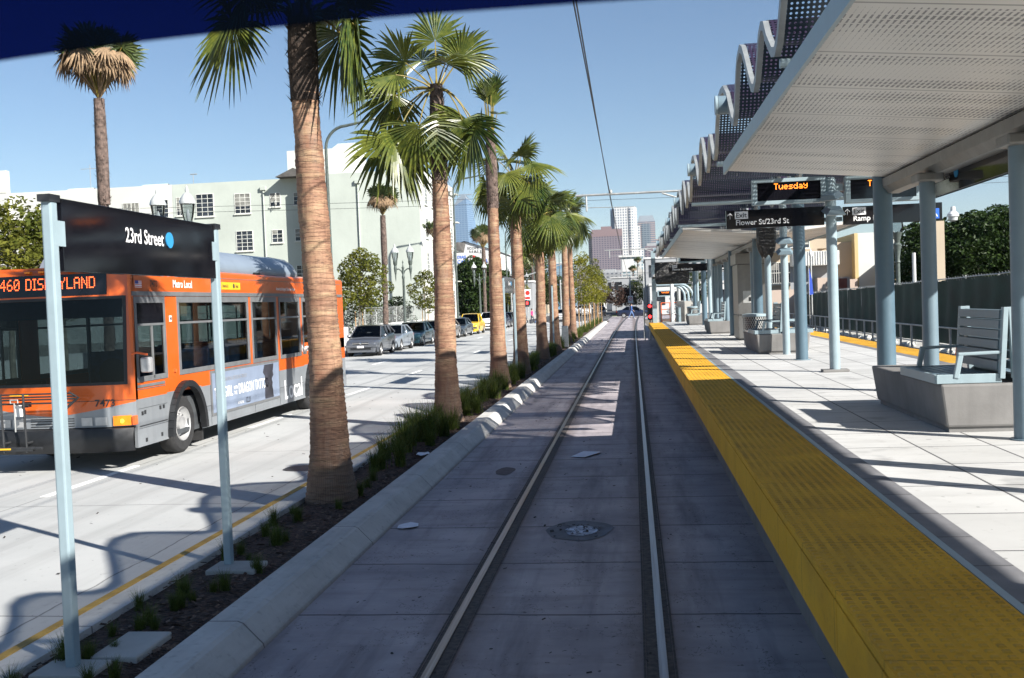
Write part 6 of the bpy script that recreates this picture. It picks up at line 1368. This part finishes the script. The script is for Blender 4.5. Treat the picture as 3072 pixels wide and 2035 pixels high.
wl=[(-61.9,-61.3,10.0,12.9,3,6,0),(-57.8,-56.7,12.2,13.5,2,3,0),(-49.3,-47.7,11.6,13.6,4,4,1),(-45.9,-44.7,12.1,13.75,2,4,1),(-43.8,-43.2,12.2,13.9,2,4,0),(-41.8,-40.1,12.0,14.1,3,5,0),(-37.9,-36.4,12.1,13.95,3,5,0),(-34.35,-33.4,12.6,13.85,2,3,1),(-32.0,-31.05,12.65,13.8,2,3,0),
 (-37.9,-36.3,8.5,10.35,3,5,0),(-34.3,-33.3,9.15,10.3,2,3,0),(-32.0,-31.05,9.2,10.3,2,3,0),(-41.8,-40.1,8.4,10.4,3,5,0),(-49.3,-47.7,8.2,10.2,4,4,0),(-57.8,-56.7,8.6,10,2,3,0),(-32.0,-31.05,5.6,6.8,2,3,0),(-34.3,-33.3,5.6,6.8,2,3,0),(-37.9,-36.3,5,6.9,3,5,0)]
for a,b,c,d,nx,nz,op in wl: window(B,a,b,c,d,yl-(0.6 if b<-61 else 0),nx,nz,open_=bool(op))
for k,y in enumerate((96.9,100.2,103.6,107.2,110.6)):
    for j,z in enumerate((1.9,5.4,8.7,11.9)): window(B,y,y+(.95 if k%2 else 1.2),z+.3,z+2.1,-19.38,2,5,'x')
m=MB()
for j,z in enumerate((5.0,8.3,11.5,14.6)):
    for y in (105.5,108.8,112.2): m.box(-19.38,-18.85,y,y+1.3,z,z+.1)
m.build('window_hoods','wall_cream',B,smooth=0)
for x,lab in ((-46,'a'),(-43.2,'b')):
    m=MB(); m.lathe([(.02,-.3),(.22,-.2),(.25,0)],(x,yl,11.4),10,axis='y'); m.build('wall_lamp','wall_white',B)
# low retaining wall with chain link fence
t=thing('retaining_wall','low pale concrete wall with chain link fence along the left pavement','wall',(-17.35,20,0))
m=MB(); m.box(-.15,.15,0,73,0,1.32); m.build('wall_face','wall_white',t,smooth=0)
m=MB(); 
g=G('chain_link'); p=g.pos('obj'); x_,y_,z_=g.xyz(p); a=g.M('FRACT',g.M('DIVIDE',g.M('ADD',y_,z_),.09)); b=g.M('FRACT',g.M('DIVIDE',g.M('SUBTRACT',y_,z_),.09)); w_=g.M('MAXIMUM',g.M('LESS_THAN',a,.16),g.M('LESS_THAN',b,.16)); g.col((.30,.31,.31)); tr=nn(g.t,'ShaderNodeBsdfTransparent'); ms=nn(g.t,'ShaderNodeMixShader'); g.L(w_,ms.inputs[0]); g.L(tr.outputs[0],ms.inputs[1]); g.L(g.b.outputs[0],ms.inputs[2]); g.L(ms.outputs[0],g.out.inputs[0]); MATS['chain_link']=g.m
m.quad((0,0,1.32),(0,73,1.32),(0,73,2.45),(0,0,2.45)); m.build('chain_link','chain_link',t,smooth=0)
m=MB(); m.tube([(0,0,2.45),(0,73,2.45)],.025,6); m.build('top_rail','galvanised',t)
for k in range(25): m=MB(); m.tube([(0,k*3.+.5,1.3),(0,k*3+.5,2.48)],.03,6); m.build('fence_post','galvanised',t)
# hall with gable sign beyond
t=thing('white_hall','white gabled hall with dark roof slope and faded lettering','building',(-29,172,0))
m=MB(); m.add([(-4,0,0),(6.5,0,0),(6.5,0,11.4),(1.2,0,13.1),(-4,0,11.5),(-4,20,0),(6.5,20,0),(6.5,20,11.4),(1.2,20,13.1),(-4,20,11.5)],[(0,1,2,3,4),(5,9,8,7,6),(1,6,7,2),(0,4,9,5)]); m.build('wall','wall_white',t,smooth=0)
m=MB(); m.add([(-4.3,-.3,11.4),(1.2,-.3,13.2),(1.2,20,13.2),(-4.3,20,11.4),(6.8,-.3,11.3),(6.8,20,11.3)],[(0,1,2,3),(1,4,5,2)]); m.build('roof','roof_dark',t,smooth=0)
m=MB(); m.add([(-4.0,-1.6,10.6),(.2,-1.6,13.0),(1.4,-.05,12.9),(1.0,-.05,11.2),(-.8,-1,10.9)],[(0,1,2,3,4)]); m.build('dark_awning','roof_dark',t,smooth=0)
m=MB(); m.text('SCOPE',(1.6,-.03,11.75),(1,0,0),(0,0,1),.42,'dark_letters',1.1); m.text('HALL',(1.9,-.03,11.05),(1,0,0),(0,0,1),.55,'dark_letters',1.25); m.text('LOS ANGELES',(1.0,-.03,10.5),(1,0,0),(0,0,1),.28,'dark_letters',1.1); m.build('lettering',None,t,smooth=0)
t=thing('rooftop_banner','arched white banner sign reading FELICES DIAS HEALTH CARE CENTER','sign',(-27.2,160,0))
m=MB(); m.prism([(-4.6,8.6),(6,8.3),(6,10.1)]+[(6-10.6*k/10,10.1+.55*math.sin(PI*k/10)) for k in range(1,10)]+[(-4.6,10.2)],0,.3,'y'); m.build('panel','wall_white',t,smooth=0)
for x in (-4,0,5): m=MB(); m.box(x-.1,x+.1,.3,.5,0,10); m.build('post','galvanised',t,smooth=0)
m=MB(); m.text('FELICES DIAS',(-2.3,-.05,9.75),(1,0,0),(0,0,1),.46,'sign_blue',1.0); m.text('HEALTH CARE CENTER',(-2.9,-.05,8.95),(1,0,0),(0,0,1),.55,'sign_blue',.95); m.build('lettering',None,t,smooth=0)
m=MB(); m.add([(2.55,-.06,10.2),(3.1,-.06,10.0),(2.6,-.06,9.75)],[(0,1,2)]); m.build('heart','red_paint',t,smooth=0)
# low blocks beyond the junction
def block(name,label,x0,x1,y,z1,mat,d=20,z0=0,extra=None,cat='building'):
    t=thing(name,label,cat,((x0+x1)/2,y,z0)); w=(x1-x0)/2; m=MB(); m.box(-w,w,0,d,0,z1-z0); m.build('walls',mat,t,smooth=0)
    m=MB(); m.box(-w-.15,w+.15,-.15,d+.15,z1-z0,z1-z0+max(.3,(z1-z0)*.012)); m.build('parapet','wall_grey' if 'tower' in name else 'wall_white',t,smooth=0)
    if extra: extra(t,w,z1-z0,d)
    return t
def wins(nx,nz,wf=.5,hf=.45):
    def f(t,w,h,d):
        for i in range(nx):
            for j in range(nz):
                cx=-w+2*w*(i+.5)/nx; cz=h*(j+.55)/nz; a=w/nx*wf; b=h/nz*.5*hf; m=MB(); m.box(cx-a,cx+a,-.05,0,cz-b,cz+b); m.build('window','window_dark',t,smooth=0)
    return f
block('low_building','grey low building behind the avenue trees',-4.5,14,225,7,'wall_grey',extra=wins(6,2))
block('shop_building','long pale shop front far down the left side of the avenue',-40,-17.5,215,7.5,'wall_tan',extra=wins(8,2))
block('shop_building','dark grey shop by the feathery tree past the junction',-26,-15.5,160,5.6,'wall_grey',extra=wins(5,1))
block('office_block','glassy blue office block behind the third palm',-37.5,-30.5,258,14.5,'tower_glass')
block('office_block','pale teal office block low between the fifth and sixth palms',-26,-17,300,13.5,'tower_glass')
block('low_building','white walled low building past the platform ramp',2.5,14,150,4.2,'wall_white',extra=wins(4,1))
block('low_building','grey building with dark windows beyond the pipe arches',2.2,12.5,165,8.6,'wall_grey',extra=wins(5,2))
# sloping conveyor like bridge at the vanishing point
t=thing('ramp_bridge','grey sloping elevated roadway right of the pale mast','bridge',(4,262,0)); m=MB(); m.add([(-2.5,0,7.6),(6.5,0,1.2),(6.5,0,3.6),(-2.5,0,10.6),(-2.5,8,7.6),(6.5,8,1.2),(6.5,8,3.6),(-2.5,8,10.6)],[(0,1,2,3),(4,7,6,5),(3,2,6,7),(0,4,5,1)]); m.build('deck','concrete_light',t,smooth=0); m=MB(); m.box(2,3,2,6,0,4.5); m.build('pier','concrete_light',t,smooth=0)
# right side: apartments, cream block
A=thing('apartment_house','tan apartments with flat roofs, balconies and barred windows seen between columns','building',(0,0,0)); A.location=(9.5,72,0)
def bx(n,m_,a): m=MB(); [m.box(*q) for q in a]; return m.build(n,m_,A,smooth=0)
bx('walls','wall_tan',[(-.4,3.4,2,14,0,5.4),(1.7,4.4,2.4,9,5.4,6.3)]); bx('lower_walls','wall_pink',[(-.2,2.8,0,2,0,2.6),(2.8,4.9,-1.2,2,0,3.3)]); bx('roof_slab','wall_white',[(-1.2,1.7,-.6,14,5.4,5.65),(1.5,4.6,2.2,9.2,6.3,6.45)])
bx('balcony','concrete_white',[(1.2,4.3,-1.,.0,4.15,5.1)]); bx('recess','wall_grey',[(1.2,4.0,0,.05,2.6,4.15)])
m=MB(); 
for k in range(18): m.box(1.25+k*.165,1.3+k*.165,-1.04,-1.0,4.2,5.08)
m.build('balcony_bars','wall_white',A,smooth=0)
w=window(A,-.1,1.5,3.1,4.5,2.0,1,2); m=MB()
for k in range(11): m.box(-.1+k*.16,-.07+k*.16,1.86,1.89,3.05,4.55)
m.build('window_bars','wall_white',w,smooth=0)
window(A,2.2,2.9,5.5,6.1,2.38,2,2); bx('door','red_pole',[(4.1,4.7,-1.26,-1.21,1.9,3.2)])
Bc=thing('cream_building','bright cream blank wall building with yellow corner behind the fence','building',(17.5,78,0))
m=MB(); m.box(-1.0,1.6,0,12,0,6.55); m.build('front_wall','wall_cream',Bc,smooth=0); m=MB(); m.box(-1.25,-1.0,-.02,12,0,6.55); m.build('yellow_corner','wall_yellow',Bc,smooth=0); m=MB(); m.box(-3.4,-1.25,1,12,0,6.0); m.build('side_wall','wall_tan',Bc,smooth=0); m=MB(); m.box(-4.5,-1.3,-1,.9,0,3.2); m.build('lower_annex','wall_pink',Bc,smooth=0)
block('low_building','tan low wall building behind the lamp post by the dark tree',17.8,21,76,3.9,'wall_yellow')
block('apartment_house_row','pale long low building far right behind the hedge tree',27,60,90,5,'wall_tan',extra=wins(8,1))
facade('tower_dusk',(.13,.16,.19),(.06,.09,.12),6,4.2,.8,.6)
# ---------------------------------------------------------------- skyline
def tower(label,x0,x1,z,mat,y=2000,d=45,extra=None,mp=None):
    t=thing('tower',label,'skyscraper',((x0+x1)/2,y,0)); w=(x1-x0)/2; m=MB(); m.box(-w,w,0,d,0,z); m.build('shaft',mat,t,smooth=0)
    if extra: extra(t,w,z,d)
    else: m=MB(); m.box(-w*.7,w*.7,3,d-3,z,z+4); m.build('plant_room','wall_grey',t,smooth=0)
    return t
simple('brown_stone',(.18,.12,.125),.7,0,.05,.02); simple('roof_grey_blue',(.22,.26,.30),.5,0,.05,.02)
def ex_brown(t,w,z,d):
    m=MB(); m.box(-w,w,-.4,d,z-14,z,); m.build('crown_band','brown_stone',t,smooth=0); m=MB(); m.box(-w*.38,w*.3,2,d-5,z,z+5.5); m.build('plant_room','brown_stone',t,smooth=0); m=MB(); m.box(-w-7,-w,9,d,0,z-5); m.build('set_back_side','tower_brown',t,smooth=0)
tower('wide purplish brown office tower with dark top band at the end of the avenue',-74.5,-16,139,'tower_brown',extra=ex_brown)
def ex_white(t,w,z,d):
    m=MB(); m.box(w,w+7,6,d,0,z-38); m.box(w+7,w+13,10,d,0,z-82); m.box(-w-8,-w,8,d,0,z-42); m.build('stepped_wings','tower_white',t,smooth=0)
    m=MB(); m.lathe([(11,0),(11,z*.985)],(w-9,8,0),20); m.build('rounded_corner','tower_white',t,smooth=40); m=MB(); m.box(-w-8.2,-w,12,d,0,z-2); m.build('shaded_side','tower_blue',t,smooth=0)  # shaded side of the white shaft: shade is put into its blue facade colour
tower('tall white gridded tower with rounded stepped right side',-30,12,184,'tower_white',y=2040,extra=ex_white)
def ex_tan(t,w,z,d):
    m=MB(); m.box(-w*.55,w*.45,-.6,d,20,z-4); m.build('glass_band','tower_dusk',t,smooth=0); m=MB(); m.prism([(-w,z),(w,z),(w*.75,z+12),(-w*.75,z+12)],4,d-4,'y'); m.build('sloped_top','roof_grey_blue',t,smooth=0); m=MB(); m.box(w,w+12,10,d,0,z-36); m.box(-w-11,-w,10,d,0,z-62); m.build('stepped_wings','tower_tan',t,smooth=0)
tower('tan banded tower with dark glass centre and chamfered top, right of the white one',15,50,158,'tower_tan',y=2100,extra=ex_tan)
t=thing('tower','blue glass tower tapering to a winged top beside the white building','skyscraper',(-321,2000,0))
m=MB(); m.add([(-22,0,0),(10,0,0),(32,30,0),(-22,45,0),(-22,0,196),(4,0,212),(12,30,206),(-22,45,196)],[(0,1,5,4),(1,2,6,5),(2,3,7,6),(3,0,4,7),(4,5,6,7)]); m.build('shaft','tower_blue',t,smooth=0)
m=MB(); m.add([(-22,.5,196),(4,.5,212),(12,30,206),(-14,8,214),(0,8,222)],[(0,1,4,3),(1,2,4)]); m.box(-13,14,8,12,219,221); m.build('winged_top','roof_grey_blue',t,smooth=0)
def ex_p(t,w,z,d): m=MB(); m.prism([(-w,z),(w,z),(w,z+2),(-w,z+12)],0,d,'y'); m.build('sloped_top','roof_grey_blue',t,smooth=0)
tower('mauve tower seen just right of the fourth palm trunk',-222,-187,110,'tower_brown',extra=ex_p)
def ex_c(t,w,z,d): m=MB(); m.box(-w-2,w*.9,-2,d,z,z+2); m.box(-w*.9,w*.2,-.5,0,z-14,z-2); m.build('top_slab','wall_white',t,smooth=0); m=MB(); m.box(w,w*1.75,6,d,0,z-6); m.build('side_wing','condo_white',t,smooth=0)
tower('white and glass apartment block standing below the white tower',-10,11,43,'condo_white',y=1000,d=30,extra=ex_c)
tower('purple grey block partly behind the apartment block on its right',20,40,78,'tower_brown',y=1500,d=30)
tower('low dark block at the foot of the brown tower',-44,-14,34,'far_block',y=1200,d=40)
tower('grey flat block left of the brown tower behind trees',-95,-50,42,'far_block',y=1250,d=40)
tower('pale low far block left of the mauve tower',-300,-262,88,'tower_glass',y=2000,d=40)
tower('tall pale blue tower seen low between the exit signs at right',118,138,44,'tower_blue',y=900,d=20)
tower('grey gridded tower beside the pale blue one at right',96,112,38,'far_block',y=900,d=20)
rnd=random.Random(12)
for i in range(10):
    x=-360+i*46+rnd.uniform(-10,10); z=rnd.uniform(26,52)
    tower('low distant city block number %s from the left on the skyline'%('one','two','three','four','five','six','seven','eight','nine','ten')[i],x,x+rnd.uniform(26,40),z,rnd.choice(['far_block','condo_white','tower_tan']),y=1500+rnd.uniform(-80,80),d=30)
# ---------------------------------------------------------------- haze
g=G('haze_air'); g.t.nodes.remove(g.b); vp=nn(g.t,'ShaderNodeVolumePrincipled'); vp.inputs['Color'].default_value=(.80,.90,1,1); vp.inputs['Density'].default_value=.00005; g.L(vp.outputs[0],g.out.inputs['Volume']); MATS['haze_air']=g.m
m=MB(); m.box(-3600,3600,-60,5100,-1.1,420); o=m.build('haze','haze_air',smooth=0); tag(o,'faint bluish haze over the street and the distant towers','haze',kind='stuff')
# ================================================================ TRAM CAB SUN VISOR (tinted shade at the windscreen the photo was taken through)
g=G('visor_tint'); tr=nn(g.t,'ShaderNodeBsdfTransparent'); tr.inputs[0].default_value=(.03,.08,.27,1); gl=nn(g.t,'ShaderNodeBsdfGlossy'); gl.inputs['Roughness'].default_value=.15
ms=nn(g.t,'ShaderNodeMixShader'); ms.inputs[0].default_value=.015; g.L(tr.outputs[0],ms.inputs[1]); g.L(gl.outputs[0],ms.inputs[2]); g.L(ms.outputs[0],g.out.inputs[0]); MATS['visor_tint']=g.m
V=thing('sun_visor','dark blue see-through sun shade of the tram cab across the top left of the view','sun visor',(0,.62,2.35))
def vis(u,v):
    x=-1.2+2.4*u; zl=.1772-.13*min(0,x+.12)**2; return (x,0,zl+(.62-zl)*v)
m=MB(); m.sheet(vis,40,1); m.build('shade_panel','visor_tint',V,smooth=0,solid=.003)
m=MB(); m.tube([(-1.22,0,.64),(1.22,0,.64)],.022,14); m.build('roller','black_plastic',V)
